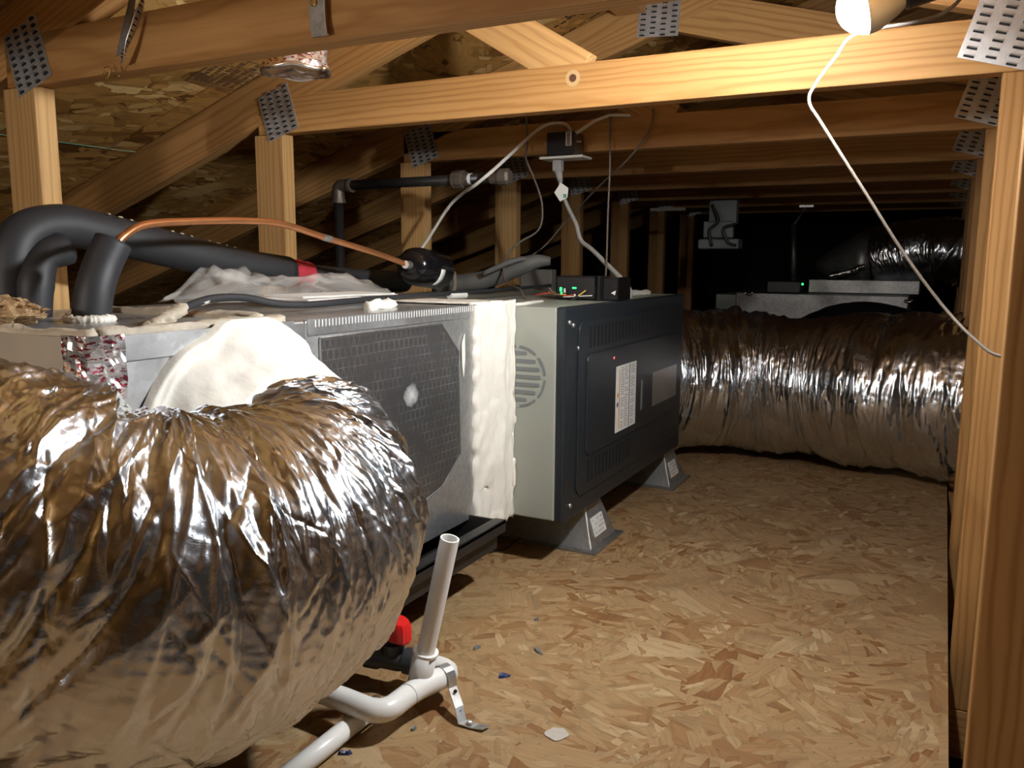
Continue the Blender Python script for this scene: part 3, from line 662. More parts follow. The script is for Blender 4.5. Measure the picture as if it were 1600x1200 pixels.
MB().box((-0.92, 4.2, 0.02), (-0.14, 4.9, 0.512)).build('cabinet', 'galv_dull', f2, bevel=0.004)
MB().box((-1.03, 4.24, 0.02), (-0.925, 4.9, 0.500)).build('side_duct', 'cabinet_grey', f2, bevel=0.004)
MB().box((-0.60, 4.35, 0.513), (-0.10, 4.85, 0.580)).build('top_box', 'galv_dull', f2, bevel=0.004)
for (a, b) in ((1165, 458), (1413, 470)):
    q = at(a, b, Y=4.198); ribbon([q, q+np.array([0.02, 0, -0.005]), q+np.array([0.035, 0, 0.004])], 0.008, a*0.1, 8).build('tape_patch', 'foil_small', f2, smooth=True)
cb2 = thing('control_box', (-0.70, 4.3, 0.513), 'small dark box with a green light on the distant unit', 'control box')
MB().box((-0.78, 4.24, 0.513), (-0.62, 4.36, 0.57)).build('case', 'black_plastic', cb2, bevel=0.004)
q = at(1254, 444, Y=4.238); MB().lathe(q, (0, -1, 0), [(0, 0.006), (0.005, 0.004)], 8).build('indicator_light', 'led_green', cb2)
pp = thing('gas_pipe', (-0.69, 4.45, 0.5), 'thin upright pipe standing behind the distant control box', 'pipe')
MB().tube([at(1240, 445, Y=4.4), at(1240, 350, Y=4.4)], 0.014, 10).build('riser', 'galv_dull', pp, smooth=True)
MB().tube([at(1240, 352, Y=4.4), at(1262, 318, Y=4.4)], 0.006, 8).build('hanger', 'galv_dull', pp)
f3 = thing('flexible_duct', (-0.1, 4.55, 0.55), 'distant foil duct lying on top of the second unit', 'duct')
MB().grid(foil_tube([(-0.33,4.5,0.668,0.150),(-0.26,4.5,0.69,0.158),(-0.15,4.5,0.71,0.16),(-0.02,4.5,0.72,0.16),(0.3,4.5,0.70,0.16),(0.8,4.45,0.68,0.16)], 220, 140, 5.5, 1.6, 120), True).build('foil_jacket', 'foil', f3, smooth=True)
q0, q1 = at(1290, 436, Y=4.3), at(1352, 436, Y=4.3)
fb = thing('duct_boot', ((q0+q1)/2), 'sloping sheet metal boot at the left end of the distant foil duct', 'duct boot')
a_, b_, c_, d_ = at(1272, 440, Y=4.3), at(1352, 436, Y=4.3), at(1352, 360, Y=4.3), at(1338, 355, Y=4.3)
MB().lathe((a_[0]-0.02, 4.5, 0.645), (1, 0, 0.10), [(0, 0.02), (0.05, 0.06), (0.12, 0.10), (0.20, 0.14), (0.26, 0.158)], 24).build('hood', 'galv_dull', fb, smooth=True)
ribbon([at(1295, 432, Y=4.29), at(1325, 425, Y=4.29), at(1352, 415, Y=4.29)], 0.012, 2.2, 10).build('tape_edge', 'foil_small', fb, smooth=True)
# distant outlet box on a bracket
ob = thing('outlet_box', at(1122, 352, Y=3.34), 'pale grey outlet box and plate hanging far back above the foil duct', 'outlet')
a_, b_ = at(1107, 350, Y=3.34), at(1152, 312, Y=3.34)
MB().box((a_[0], 3.34, a_[2]), (b_[0], 3.38, b_[2])).build('box', 'slot_grey', ob, bevel=0.003)
a_, b_ = at(1098, 372, Y=3.33), at(1146, 345, Y=3.33)
MB().box((a_[0], 3.33, a_[2]), (b_[0], 3.36, b_[2])).build('plug', 'slot_grey', ob, bevel=0.006)
a_, b_ = at(1090, 389, Y=3.32), at(1154, 373, Y=3.32)
MB().box((a_[0], 3.32, a_[2]), (b_[0], 3.40, b_[2])).build('cover_plate', 'slot_grey', ob, bevel=0.006)
m = MB(); m.tube([at(1113, 320, Y=3.30), at(1122, 345, Y=3.30), at(1108, 360, Y=3.30), at(1112, 385, Y=3.30)], 0.006, 6, sub=6)
m.tube([at(1150, 350, Y=3.30), at(1130, 357, Y=3.30), at(1137, 378, Y=3.30), at(1150, 384, Y=3.30)], 0.006, 6, sub=6); m.build('cord', 'black_plastic', ob, smooth=True)
lt = thing('metal_bracket', at(1035, 327, Y=3.37), 'thin shiny metal strip fixed under a far tie beam', 'bracket')
a_, b_ = at(1016, 330, Y=3.36), at(1071, 324, Y=3.36)
MB().box((a_[0], 3.36, a_[2]), (b_[0], 3.366, b_[2])).build('strip', 'galvanised', lt)
lt2 = thing('metal_bracket', at(1260, 322, Y=3.97), 'smaller thin shiny strip under the farthest visible tie beam', 'bracket')
a_, b_ = at(1249, 324, Y=3.97), at(1271, 320, Y=3.97)
MB().box((a_[0], 3.97, a_[2]), (b_[0], 3.976, b_[2])).build('strip', 'galvanised', lt2)

# ------------------------------------------------------------------ refrigerant lines on the plenum
sl_ = thing('suction_line', (-1.25, 0.9, 0.575), 'thick black foam covered pipe looping up over the plenum at the left', 'pipe')
SP = [(-1.245,0.762,0.573),(-1.25,0.765,0.63),(-1.256,0.79,0.690),(-1.26,0.85,0.712),(-1.26,0.93,0.703),(-1.26,1.08,0.675),(-1.255,1.22,0.650),(-1.25,1.36,0.634)]
MB().tube(SP, 0.033, 20, sub=10).build('foam_sleeve', 'rubber', sl_, smooth=True)
MB().tube([(-1.215,0.775,0.573),(-1.216,0.78,0.62),(-1.22,0.80,0.66),(-1.22,0.835,0.675)], [0.024, 0.027, 0.022, 0.026], 14, sub=6).build('foam_sleeve', 'rubber', sl_, smooth=True)
MB().tube([(-1.25,1.35,0.6345),(-1.25,1.45,0.622),(-1.25,1.60,0.612),(-1.24,1.78,0.606)], 0.027, 18, sub=8).build('foam_sleeve', 'rubber', sl_, smooth=True)
G = np.zeros((12, 20, 3))
for i in range(12):
    for j in range(20):
        a = j/20*2*math.pi; r = 0.029+0.003*rs.normal()*0.5
        G[i, j] = (-1.25+r*math.cos(a), 1.365+0.0055*i, 0.6335-0.0007*i+r*math.sin(a))
MB().grid(G, True).build('tape_wrap', 'print_red', sl_, smooth=True)
m = MB()
for k in range(14):
    if k in (4, 5, 9): continue
    y_ = 0.93+k*0.021; z_ = np.interp(y_, [p[1] for p in SP[3:]], [p[2] for p in SP[3:]]) + 0.024
    m.obox((-1.2365, y_, z_+0.0062), (0.0006, 0, 0.0006), (0, 0.008*rr_.uniform(.3, 1), 0), (0.004, 0, -0.002))
m.build('printed_text', 'pvc_cream', sl_)['kind'] = 'stuff'
ll = thing('liquid_line', (-1.03, 0.74, 0.575), 'copper tube rising from a black foam stub and running to the drier', 'pipe')
s0, s1 = at(142, 497, Z=0.577), None
D0 = np.array([s0[0], s0[1], 0.574]); 
zc0 = (D0-CAM) @ _f
def at_depth(x, y, z): return CAM + z*(_f + (x-800)/F_PX*RGT - (y-600)/F_PX*UPV)
MB().tube([D0, at_depth(148, 455, zc0), at_depth(160, 415, zc0+0.01), at_depth(177, 378, zc0+0.02)], 0.0255, 20, sub=6).build('foam_stub', 'rubber', ll, smooth=True)
ribbon([D0+np.array([0.03*math.cos(a), 0.03*math.sin(a), 0.002]) for a in np.linspace(-2.6, 0.6, 6)], 0.006, 2.7).build('base_mastic', 'mastic', ll, smooth=True)
CP = [at_depth(176, 392, zc0+0.02), at_depth(192, 370, zc0+0.03), at_depth(228, 351, zc0+0.07), at_depth(300, 346, zc0+0.16), at_depth(380, 345, zc0+0.27), at_depth(440, 350, zc0+0.36), at_depth(510, 372, zc0+0.48), at_depth(560, 387, zc0+0.56), at_depth(600, 400, zc0+0.63), at_depth(637, 414, zc0+0.68)]
MB().tube(CP, 0.0062, 12, sub=8).build('copper_tube', 'copper', ll, smooth=True)
MB().tube([CP[6]-0.012*(CP[7]-CP[6])/np.linalg.norm(CP[7]-CP[6]), CP[6]+0.012*(CP[7]-CP[6])/np.linalg.norm(CP[7]-CP[6])], 0.0070, 12).build('solder_joint', 'galv_dull', ll)
dr0 = CP[-1]; dr1 = at_depth(692, 424, zc0+0.86); ax = dr1-dr0; Ld = np.linalg.norm(ax)
dd = thing('filter_drier', dr0+np.array([0.05, 0.08, -0.06]), 'glossy black filter drier cylinder at the end of the copper tube', 'filter')
MB().lathe(dr0-ax/Ld*0.012, ax, [(0, 0.009), (0.02, 0.0095), (0.024, 0.0085)], 14).build('fitting', 'galvanised', dd, angle=30)
MB().lathe(dr0+ax/Ld*0.010, ax, [(0, 0.010), (0.006, 0.030), (0.018, 0.041), (0.030, 0.0430), (0.045, 0.0445), (0.150, 0.0445), (0.170, 0.030), (0.178, 0.010)], 30).build('shell', 'black_gloss', dd, angle=50)
axn = ax/Ld; un = np.cross(axn, [0, 0, 1]); un /= np.linalg.norm(un); vn = np.cross(axn, un)
Gm = np.array([[dr0+axn*(0.085+0.012*i) + 0.0449*(math.cos(a)*un+math.sin(a)*vn) for i in range(3)] for a in np.linspace(0.05, 1.1, 12)])
lbm = MB().grid(Gm).build('sticker', 'white_paper', dd, smooth=True, solid=0.0003)
# black cable over the plenum
bc = thing('black_cable', (-1.0, 1.0, 0.575), 'black cable lying along the front edge of the plenum top', 'cable')
BP = [(262, 497, .585, -.92), (285, 482, 0, -.94), (330, 467, 0, -.96), (380, 465, 0, -.97), (430, 474, 0, -.97), (480, 476, 0, -.97), (540, 471, 0, -.98), (600, 466, 0, -1.0), (650, 462, 0, -1.0), (720, 457, 0, -1.0), (790, 452, 0, -1.0), (860, 446, 0, -1.0)]
BQ = [at(x, y, X=X_) for x, y, _, X_ in BP]
MB().tube(BQ[:2]+[BQ[2]], 0.0055, 10, sub=6).build('sheath', 'cable_white', bc, smooth=True)
MB().tube(BQ[1:], [0.0062, 0.0062, 0.006, 0.005, 0.0045], 10, sub=8).build('sheath', 'rubber', bc, smooth=True)
ribbon([BQ[0]+np.array([0, -0.03, -0.012]), BQ[0], BQ[1]], 0.0095, 5.0).build('mastic_blob', 'mastic_dirty', bc, smooth=True)
MB().tube([at(702, 462, X=-1.0), at(727, 461, X=-1.0)], 0.0075, 10).build('connector', 'plate_white', bc)
# plastic bag with papers
bg = thing('plastic_bag', (-1.09, 1.18, 0.578), 'clear plastic bag holding folded white papers on top of the coil cabinet', 'bag')
nu, nv = 60, 40; Gt = np.zeros((nu, nv, 3)); Gb = np.zeros((nu, nv, 3))
for i in range(nu):
    for j in range(nv):
        a, b = i/(nu-1), j/(nv-1); y = 0.90+0.60*a; hw = 0.085*min(1, 0.25+a*5, (1-a)*7+0.02); x = -1.09 + hw*(2*b-1) - 0.03*(a-0.5)
        e = (1-(2*b-1)**2)*min(1, a*5+0.15, (1-a)*5); n = perlin(a*9, b*4, 1.5)+0.5*perlin(a*20, b*9, 3.2)
        n += 0.9*(1-min(1, abs(perlin(a*7+2, b*3, 6.1))*5)); h = 0.028*e + 0.015*n*e**0.5 + 0.045*e*max(0, 1-abs(a-0.2)/0.18)*abs(perlin(a*12, b*6, 2.0)+0.4)
        Gt[i, j] = (x, y, 0.592+max(-0.004, h)); Gb[i, j] = (x, y, 0.589 - 0.003*e)
MB().grid(Gt).build('film', 'bag_plastic', bg, smooth=True)
for k, (ya, yb, z, an) in enumerate(((1.16, 1.47, 0.584, 0.02), (1.20, 1.45, 0.5885, -0.03))):
    MB().obox((-1.10, (ya+yb)/2, z+0.002), (0.125, an, 0), (an*-1, yb-ya, 0), (0, 0.0, 0.004)).build('paper', 'white_paper', bg, bevel=0.001)
ins = thing('insulation_clump', (-1.17, 0.60, 0.575), 'fuzzy tan insulation clump on the plenum at the left edge', 'insulation')
G = np.zeros((24, 36, 3))
for i in range(24):
    for j in range(36):
        a, b = (i+0.02)/23.1*math.pi, j/36*2*math.pi; r = 1+0.35*perlin(math.cos(b)*2+3, math.sin(b)*2, a*1.5)+0.12*rs.normal()*0.6
        G[i, j] = (-1.06+0.075*r*math.sin(a)*math.cos(b), 0.625+0.04*r*math.sin(a)*math.sin(b), 0.592+0.020*r*math.cos(a))
MB().grid(G, True).build('fluff', 'insulation', ins)

# ------------------------------------------------------------------ gas pipe
gp = thing('gas_pipe', (-1.545, 1.9, 0.5), 'black iron gas pipe turning from upright to level behind the furnace', 'pipe')
GX, GY, GZ = -1.545, 1.90, 0.868; GE = -1.02
MB().tube([(GX, GY, 0.0), (GX, GY, GZ-0.03)], 0.0134, 16).build('riser', 'black_iron', gp, smooth=True)
MB().tube([(GX+0.035, GY, GZ), (-1.075, GY, GZ+0.002)], 0.0134, 16).build('level_run', 'black_iron', gp, smooth=True)
MB().tube([(GX, GY, GZ-0.045), (GX, GY, GZ-0.012), (GX+0.006, GY, GZ-0.003), (GX+0.014, GY, GZ), (GX+0.045, GY, GZ)], 0.0178, 16, sub=5).build('elbow', 'iron_worn', gp, smooth=True)
MB().lathe((GX, GY, GZ-0.048), (0, 0, 1), [(0, 0.0205), (0.010, 0.0205)], 18).build('elbow_collar', 'iron_worn', gp)
MB().lathe((GX+0.040, GY, GZ), (1, 0, 0), [(0, 0.0205), (0.010, 0.0205)], 18).build('elbow_collar', 'iron_worn', gp)
MB().lathe((-1.165, GY, GZ+0.002), (1, 0, 0), [(0, 0.017), (0.004, 0.0225), (0.016, 0.0225), (0.018, 0.024), (0.034, 0.024), (0.036, 0.018), (0.045, 0.018)], 10).build('union', 'iron_worn', gp)
MB().lathe((-1.115, GY, GZ+0.002), (1, 0, 0), [(0, 0.0145), (0.009, 0.0145)], 16).build('thread_tape', 'plate_white', gp)
MB().lathe((-1.050, GY, GZ+0.003), (1, 0, 0), [(0, 0.0165), (0.024, 0.0175), (0.026, 0.0215), (0.050, 0.0215), (0.056, 0.016)], 12).build('end_cap', 'iron_worn', gp)
MB().lathe((-1.084, GY, GZ+0.002), (1, 0, 0), [(0, 0.0136), (0.04, 0.0136)], 16).build('nipple', 'black_iron', gp, angle=40)
# dusty insulated line behind the furnace top
dl = thing('insulated_line', (-1.2, 2.05, 0.57), 'dusty grey insulated line rising behind the furnace top', 'pipe')
MB().tube([at(680, 445, Y=2.0), at(720, 442, Y=2.02), at(760, 436, Y=2.04), at(800, 422, Y=2.06), at(835, 409, Y=2.08), at(860, 408, Y=2.10)], [0.024, 0.025, 0.026, 0.023, 0.012], 14, sub=6).build('foam_sleeve', 'rubber_old', dl, smooth=True)
MB().tube([at(755, 428, Y=1.99), at(790, 412, Y=2.02), at(815, 405, Y=2.05), at(850, 406, Y=2.10)], 0.008, 10, sub=5).build('small_line', 'rubber_old', dl, smooth=True)
MB().tube([at(703, 425, Y=1.95), at(709, 428, Y=1.95), at(711, 445, Y=1.95), at(707, 458, Y=1.95)], 0.007, 10, sub=6).build('hook_tube', 'cable_brown', dl, smooth=True)
cbx = thing('cardboard_panel', (-1.15, 2.6, 0.5), 'dull grey panel standing behind the dusty line', 'panel')
a_, b_ = at(812, 458, Y=2.5), at(862, 421, Y=2.5); MB().box((a_[0], 2.5, 0.42), (b_[0], 2.54, b_[2])).build('panel', 'cardboard', cbx, bevel=0.004)

# ------------------------------------------------------------------ junction box, cables, control box
jb = thing('junction_box', (-0.95, 2.12, 0.935), 'black junction box with white cover plate fixed to a tie beam', 'junction box')
JY = 2.085
a_, b_ = at(854, 244, Y=JY), at(897, 204, Y=JY)
MB().box((a_[0], JY, a_[2]), (b_[0], JY+0.006, b_[2])).build('face', 'black_plastic', jb, bevel=0.002)
MB().box((a_[0]+0.002, JY+0.006, a_[2]+0.002), (b_[0]-0.002, 2.159, b_[2]-0.002)).build('box', 'jbox_side', jb, bevel=0.002)
s_ = MB().box((a_[0]+0.056, JY-0.0012, a_[2]+0.024), (a_[0]+0.073, JY, a_[2]+0.060)).build('sticker', 'white_paper', jb, bevel=0.0005)
m = MB()
for k in range(6): m.box((a_[0]+0.060, JY-0.0016, a_[2]+0.0265+k*0.0055), (a_[0]+0.069, JY-0.001, a_[2]+0.030+k*0.0055))
m.build('sticker_print', 'print_dark', s_)['kind'] = 'stuff'
MB().box((a_[0]-0.018, JY-0.012, a_[2]-0.009), (b_[0]+0.030, JY+0.058, a_[2]-0.002)).build('cover_plate', 'plate_white', jb, bevel=0.003)
for sx in (-0.004, b_[0]-a_[0]+0.01): MB().tube([(a_[0]+sx-0.006, JY+0.01, a_[2]+0.035), (a_[0]+sx+0.008, JY+0.008, a_[2]+0.033)], 0.0025, 8).build('nail', 'galvanised', jb)
pc = thing('power_cord', at(985, 462, Y=2.05), 'grey power cord with white tag dropping from the junction box to the furnace', 'cord')
p0 = at(872, 252, Y=2.10)
MB().obox(p0+np.array([0, 0, -0.012]), (0.026, 0, 0), (0, 0.022, 0), (0, 0, 0.030)).build('plug', 'cable_grey', pc, bevel=0.003)
MB().tube([p0+np.array([0, 0, -0.024]), at(876, 285, Y=2.10)], [0.0125, 0.006], 10).build('plug_neck', 'cable_grey', pc, smooth=True)
MB().tube([at(873, 272, Y=2.10), at(877, 297, Y=2.10), at(888, 325, Y=2.10), at(900, 350, Y=2.09), at(908, 376, Y=2.08), at(925, 390, Y=2.06), at(950, 415, Y=2.04), at(975, 440, Y=2.02), at(984, 455, Y=2.01), at(984, 466, Y=2.01)], [0.0045, 0.0055, 0.0062, 0.0065, 0.0065], 10, sub=8).build('cord', 'cable_grey', pc, smooth=True)
tg = [at(x, y, Y=2.086) for x, y in ((876, 285), (888, 294), (887, 303), (886, 309), (875, 315), (866, 301))]
tgo = MB().prism(tg, (0, 0.0012, 0)).build('tag', 'white_paper', pc); tgo['label'] = 'white folded paper tag'
q = at(883, 306, Y=2.0855); MB().box((q[0]-0.005, 2.0848, q[2]-0.005), (q[0]+0.004, 2.0856, q[2]+0.005)).build('green_mark', 'chalk_green', tgo)
def cable(name, pts, r, mat, label, rad=None):
    o = MB().tube(pts, r, 8, sub=8).build(name, mat, None, smooth=True); return tag(o, label, 'cable')
cable('house_cable', [at(652, 398, Y=1.98), at(668, 375, Y=2.0), at(700, 325, Y=2.0), at(722, 303, Y=1.96), at(740, 291, Y=1.86), at(775, 262, Y=1.88), at(815, 225, Y=2.0), at(845, 200, Y=2.08), at(866, 193, Y=2.12), at(886, 196, Y=2.13), at(896, 214, Y=2.12)], 0.0046, 'cable_white', 'white cable rising from the black drier past the pipe into the junction box')
cable('house_cable', [at(893, 212, Y=2.11), at(910, 202, Y=2.11), at(928, 190, Y=2.13), at(945, 183, Y=2.15), at(955, 180, Y=2.155), at(985, 180, Y=2.155)], 0.0046, 'cable_white', 'white cable leaving the junction box rightwards over the tie beam')
cable('thin_wire', [at(822, 175, Y=2.13), at(824, 225, Y=2.13), at(822, 248, Y=2.12), at(835, 280, Y=2.12), at(847, 320, Y=2.12), at(842, 358, Y=2.12), at(810, 380, Y=2.1), at(792, 400, Y=2.05), at(787, 430, Y=2.0), at(795, 445, Y=1.95), at(812, 452, Y=1.9), at(820, 466, Y=1.85), at(845, 473, Y=1.82)], 0.0028, 'cable_brown', 'thin brown wire looping down left of the junction box')
cable('thin_wire', [at(953, 182, Y=2.14), at(953, 260, Y=2.13), at(950, 330, Y=2.10), at(948, 400, Y=2.04), at(946, 440, Y=1.98)], 0.0026, 'cable_brown', 'thin brown wire hanging straight down to the black control box')
cable('thin_wire', [at(1021, 170, Y=2.15), at(1018, 195, Y=2.14), at(1003, 222, Y=2.14), at(975, 255, Y=2.16), at(935, 292, Y=2.30), at(885, 345, Y=2.42), at(850, 385, Y=2.42), at(810, 412, Y=2.35)], 0.0026, 'cable_brown', 'thin dark wire slanting down leftwards behind the power cord')
ct = thing('control_box', (-0.77, 1.9, FZ1), 'black control box with green lights and loose wires on the furnace top', 'control box')
b0, b1 = at(868, 468, Y=1.87), at(944, 432, Y=1.87); zt = b1[2]
MB().box((b0[0], 1.87, FZ1+0.002), (b1[0]-0.012, 1.955, zt)).build('case', 'black_plastic', ct, bevel=0.004)
MB().tube([(b1[0]-0.010, 1.872, FZ1+0.0015), (b1[0]-0.010, 1.872, zt)], 0.013, 18).build('case', 'black_gloss', ct, angle=40)
MB().box((b1[0]-0.010, 1.866, FZ1+0.002), (b1[0]+0.038, 1.955, zt-0.002)).build('case', 'black_gloss', ct, bevel=0.003)
q = at(958, 458, Y=1.864); MB().prism([(q[0]-0.006, 1.8652, q[2]), (q[0]+0.004, 1.8652, q[2]-0.005), (q[0]+0.006, 1.8652, q[2]+0.006)], (0, 0.001, 0)).build('mark', 'white_paper', ct)
for (x, y, w_, h_, mt) in ((876, 452, 0.006, 0.010, 'led_green'), (897, 450, 0.011, 0.004, 'led_green'), (877, 458, 0.005, 0.006, 'led_green')):
    q = at(x, y, Y=1.868); MB().box((q[0]-w_/2, 1.8675, q[2]-h_/2), (q[0]+w_/2, 1.871, q[2]+h_/2)).build('indicator_light', mt, ct, bevel=0.001)
for k, (mt, P) in enumerate((('wire_red', ((835, 461), (860, 458), (885, 462), (898, 460))), ('wire_orange', ((857, 455), (868, 460), (884, 460))), ('wire_yellow', ((915, 454), (905, 461), (898, 463))), ('cable_white', ((925, 462), (900, 463), (880, 464))), ('cable_brown', ((858, 450), (866, 458), (876, 461))), ('rubber', ((850, 470), (870, 472), (890, 470), (903, 462))))):
    MB().tube([at(x, y, Y=1.86-0.002*k) for x, y in P], 0.0016 if mt != 'rubber' else 0.003, 6, sub=6).build('wire', mt, ct, smooth=True)
for x, y in ((882, 457), (898, 466)):
    q = at(x, y, Y=1.855); MB().lathe(q, (0, 0, 1), [(0, 0.003), (0.010, 0.0022)], 8).build('wire_nut', 'white_paper', ct)
ribbon([(-0.78, 2.08, FZ1+0.004), (-0.79, 2.2, FZ1+0.006), (-0.77, 2.36, FZ1+0.003)], 0.010, 8.0).build('seal_mastic', 'mastic', fu, smooth=True)

# ------------------------------------------------------------------ foil cap and straps on the near tie beam
fc = thing('foil_cap', (-0.98, 1.07, 0.955), 'foil wrapped duct stub with red print hanging below the near tie beam', 'duct cap')
cx_, cy_ = at(462, 108, Y=1.07)[0], 1.07; zb = at(462, 112, Y=1.07)[2]
G = np.zeros((30, 64, 3)); th = np.arange(64)*2*np.pi/64
for i in range(30):
    z = zb + 0.20*i/29
    r = 0.0500 + 0.003*perlin(np.cos(th)*3, np.sin(th)*3, z*40) + 0.0025*perlin(np.cos(th)*8, np.sin(th)*8, z*70) + (0.004 if i < 2 else 0)
    G[i] = np.stack([cx_+r*np.cos(th), cy_+r*np.sin(th), z+0*th], 1)
MB().grid(G, True).build('wrap', 'printed_tape', fc, smooth=True)
G = np.zeros((14, 64, 3))
for i in range(14):
    r = 0.0005+0.0530*i/13; G[i] = np.stack([cx_+r*np.cos(th), cy_+r*np.sin(th), zb+0.006-0.006*i/13+0.004*perlin(np.cos(th)*r*60, np.sin(th)*r*60, 0.7)], 1)
MB().grid(G, True).build('foil_end', 'foil_small', fc, smooth=True, solid=0.001)
MB().tube([(cx_+0.053*math.cos(a), cy_+0.053*math.sin(a), zb+0.002*math.sin(5*a)) for a in np.linspace(0, 2*math.pi, 40)], 0.0035, 8).build('rim', 'foil_small', fc, smooth=True)
TYF = TY[1]-0.001
s1 = thing('metal_strap', (-0.82, TYF, 0.95), 'flat steel strap with brass screw hanging beside the foil cap', 'strap')
P = [at(497, -60, Y=TYF), at(497, -20, Y=TYF), at(497, 20, Y=TYF), at(499, 45, Y=TYF-0.001), at(501, 57, Y=TYF-0.002)]
strip(P, (1, 0, 0), 0.030, 0.0015).build('strap', 'galv_dull', s1)
strip([p+np.array([0.0165, -0.004, 0]) for p in P], (0.35, -1, 0), 0.011, 0.0015).build('fold', 'galvanised', s1)
q = at(491, 5, Y=TYF-0.001); MB().lathe(q, (0, -1, 0), [(0, 0.005), (0.002, 0.005), (0.003, 0.003)], 12).build('screw', 'brass', s1)
s2 = thing('metal_strap', (-1.27, TYF, 0.95), 'twisted perforated steel strap with a tangle of wire at its tip', 'strap')
P = [at(x, y, Y=TYF-d) for x, y, d in ((245, -45, .004), (228, -10, .006), (220, 10, .012), (210, 40, .016), (200, 65, .02), (193, 85, .02), (190, 98, .018))]
strip(P, [(1, 0, .3), (1, -.6, .3), (.55, -1, .2), (.5, -1, .15), (.7, -1, .1), (1, -.6, .1), (1, -.4, .1)], 0.017, 0.0012).build('strap', 'galvanised', s2)
m = MB()
for k in range(15):
    t_ = k/14*0.8+0.1; i = int(t_*6); fq = t_*6-i; pq = P[i]*(1-fq)+P[min(6, i+1)]*fq
    m.obox(pq+np.array([0.001, -0.001, 0]), (0.006, -0.008, 0), (0.001, 0, -0.0022), (0.002, 0.002, 0))
m.build('holes', 'slot_dark', s2)['kind'] = 'stuff'
strip([at(213, -30, Y=TYF), at(205, 10, Y=TYF), at(196, 45, Y=TYF), at(187, 85, Y=TYF)], (1, 0, 0.25), 0.020, 0.0012).build('strap', 'galv_dull', s2)
q = at(213, 18, Y=TYF-0.002); MB().lathe(q, (0, -1, 0), [(0, 0.0045), (0.003, 0.003)], 10).build('screw', 'galvanised', s2)
MB().tube([at(x, y, Y=TYF-0.012) for x, y in ((189, 97), (182, 112), (178, 100), (181, 113), (165, 113), (163, 106), (172, 105), (170, 118), (164, 124), (161, 115), (170, 126), (178, 118), (186, 119), (176, 122))], 0.0008, 5, sub=6).build('wire_tangle', 'brass', s2, smooth=True)

# ------------------------------------------------------------------ writing on the roof deck, chalk string
def ink_quad(m, P, u0, u1, v0, v1):
    """bilinear patch of the quad P (a,b,c,d) in world space"""
    f = lambda u, v: (1-u)*(1-v)*P[0]+u*(1-v)*P[1]+u*v*P[2]+(1-u)*v*P[3]
    m.add([f(u0, v0), f(u1, v0), f(u1, v1), f(u0, v1)], [(0, 1, 2, 3)])
def stamp(px, label_mat, rows, frame, seed):
    Q = [at_roof(x, y, -0.0012) for x, y in px]; m = MB(); r_ = random.Random(seed)
    if frame:
        for (a, b, c, d) in ((0, 1, 0, .03), (0, 1, .97, 1), (0, .02, 0, 1), (.98, 1, 0, 1), (.06, .07, 0, 1), (.72, .74, 0, 1)): ink_quad(m, Q, a, b, c, d)
    for (v0, v1, u0, u1, step) in rows:
        u = u0
        while u < u1:
            w_ = step*r_.uniform(0.5, 0.95); ink_quad(m, Q, u, min(u1, u+w_), v0+(v1-v0)*r_.uniform(0, .25), v1-(v1-v0)*r_.uniform(0, .25)); u += w_+step*r_.uniform(.15, .4)
    o = m.build('printed_stamp', label_mat, ce, solid=0.0004); o['kind'] = 'stuff'; return o
stamp([(288, 126), (350, 86), (452, 112), (392, 148)], 'ink_light', [(0.06+0.105*k, 0.06+0.105*k+0.085, 0.09, 0.70, 0.07) for k in range(9)] + [(0.1+0.2*k, 0.2+0.2*k, 0.76, 0.95, 0.09) for k in range(4)], True, 3)
stamp([(838, 30), (885, 2), (985, 2), (880, 66)], 'ink', [(0.45, 0.50, 0.1, 0.9, 0.12), (0.78, 0.82, 0.02, 0.95, 0.18)], False, 5)
def roof_text(txt, x, y, size, ang):
    cu = bpy.data.curves.new('ink_text', 'FONT'); cu.body = txt; cu.size = size; ob = bpy.data.objects.new('ink_text', cu); col.objects.link(ob)
    me = bpy.data.meshes.new_from_object(ob.evaluated_get(bpy.context.evaluated_depsgraph_get())); bpy.data.objects.remove(ob)
    o = at_roof(x, y, -0.0015); ex = np.array([1, 0, 0.335]); ex /= np.linalg.norm(ex); ey = np.array([0, 1.0, 0])
    u = math.cos(ang)*ex+math.sin(ang)*ey; nrm = np.cross(ex, ey); v = -np.cross(nrm, u)
    V = [o+p.co.x*u+p.co.y*v for p in me.vertices]; Fc = [tuple(p.vertices) for p in me.polygons]
    MB().add(V, Fc).build('printed_text', 'ink', ce)
roof_text('latur.', 833, 26, 0.075, math.radians(38))
roof_text('000.', 878, 30, 0.075, math.radians(38))
gs = MB().tube([at_roof(-40, 205, -0.006), at_roof(0, 210, -0.006), at_roof(230, 240, -0.006), at_roof(300, 250, -0.006)], 0.0009, 6).build('chalk_string', 'chalk_green'); tag(gs, 'thin green string stretched under the roof deck at the left', 'string')

# ------------------------------------------------------------------ drain pipework
dpv = thing('drain_pipe', (-0.65, 0.93, 0.0), 'white plastic drain trap with open standpipe on the deck', 'drain pipe')
ZP = 0.045
def pz(x, y, z=ZP): return at(x, y, Z=z)
A, B_, C2, D2, E2 = pz(520, 1086), pz(597, 1117), pz(650, 1076), pz(712, 1050), pz(640, 1030)
def arc_path(P, rad, n=6):
    out = [P[0]]
    for i in range(1, len(P)-1):
        a, b, c = P[i-1], P[i], P[i+1]; u = (a-b)/np.linalg.norm(a-b); v = (c-b)/np.linalg.norm(c-b)
        p, q = b+u*rad, b+v*rad
        out += [(1-t)**2*p+2*t*(1-t)*b+t*t*q for t in np.linspace(0, 1, n)]
    return out+[P[-1]]
MB().tube(arc_path([pz(400, 1050), A, B_, C2, D2, E2], 0.030), 0.0165, 18).build('trap', 'pvc', dpv, smooth=True)
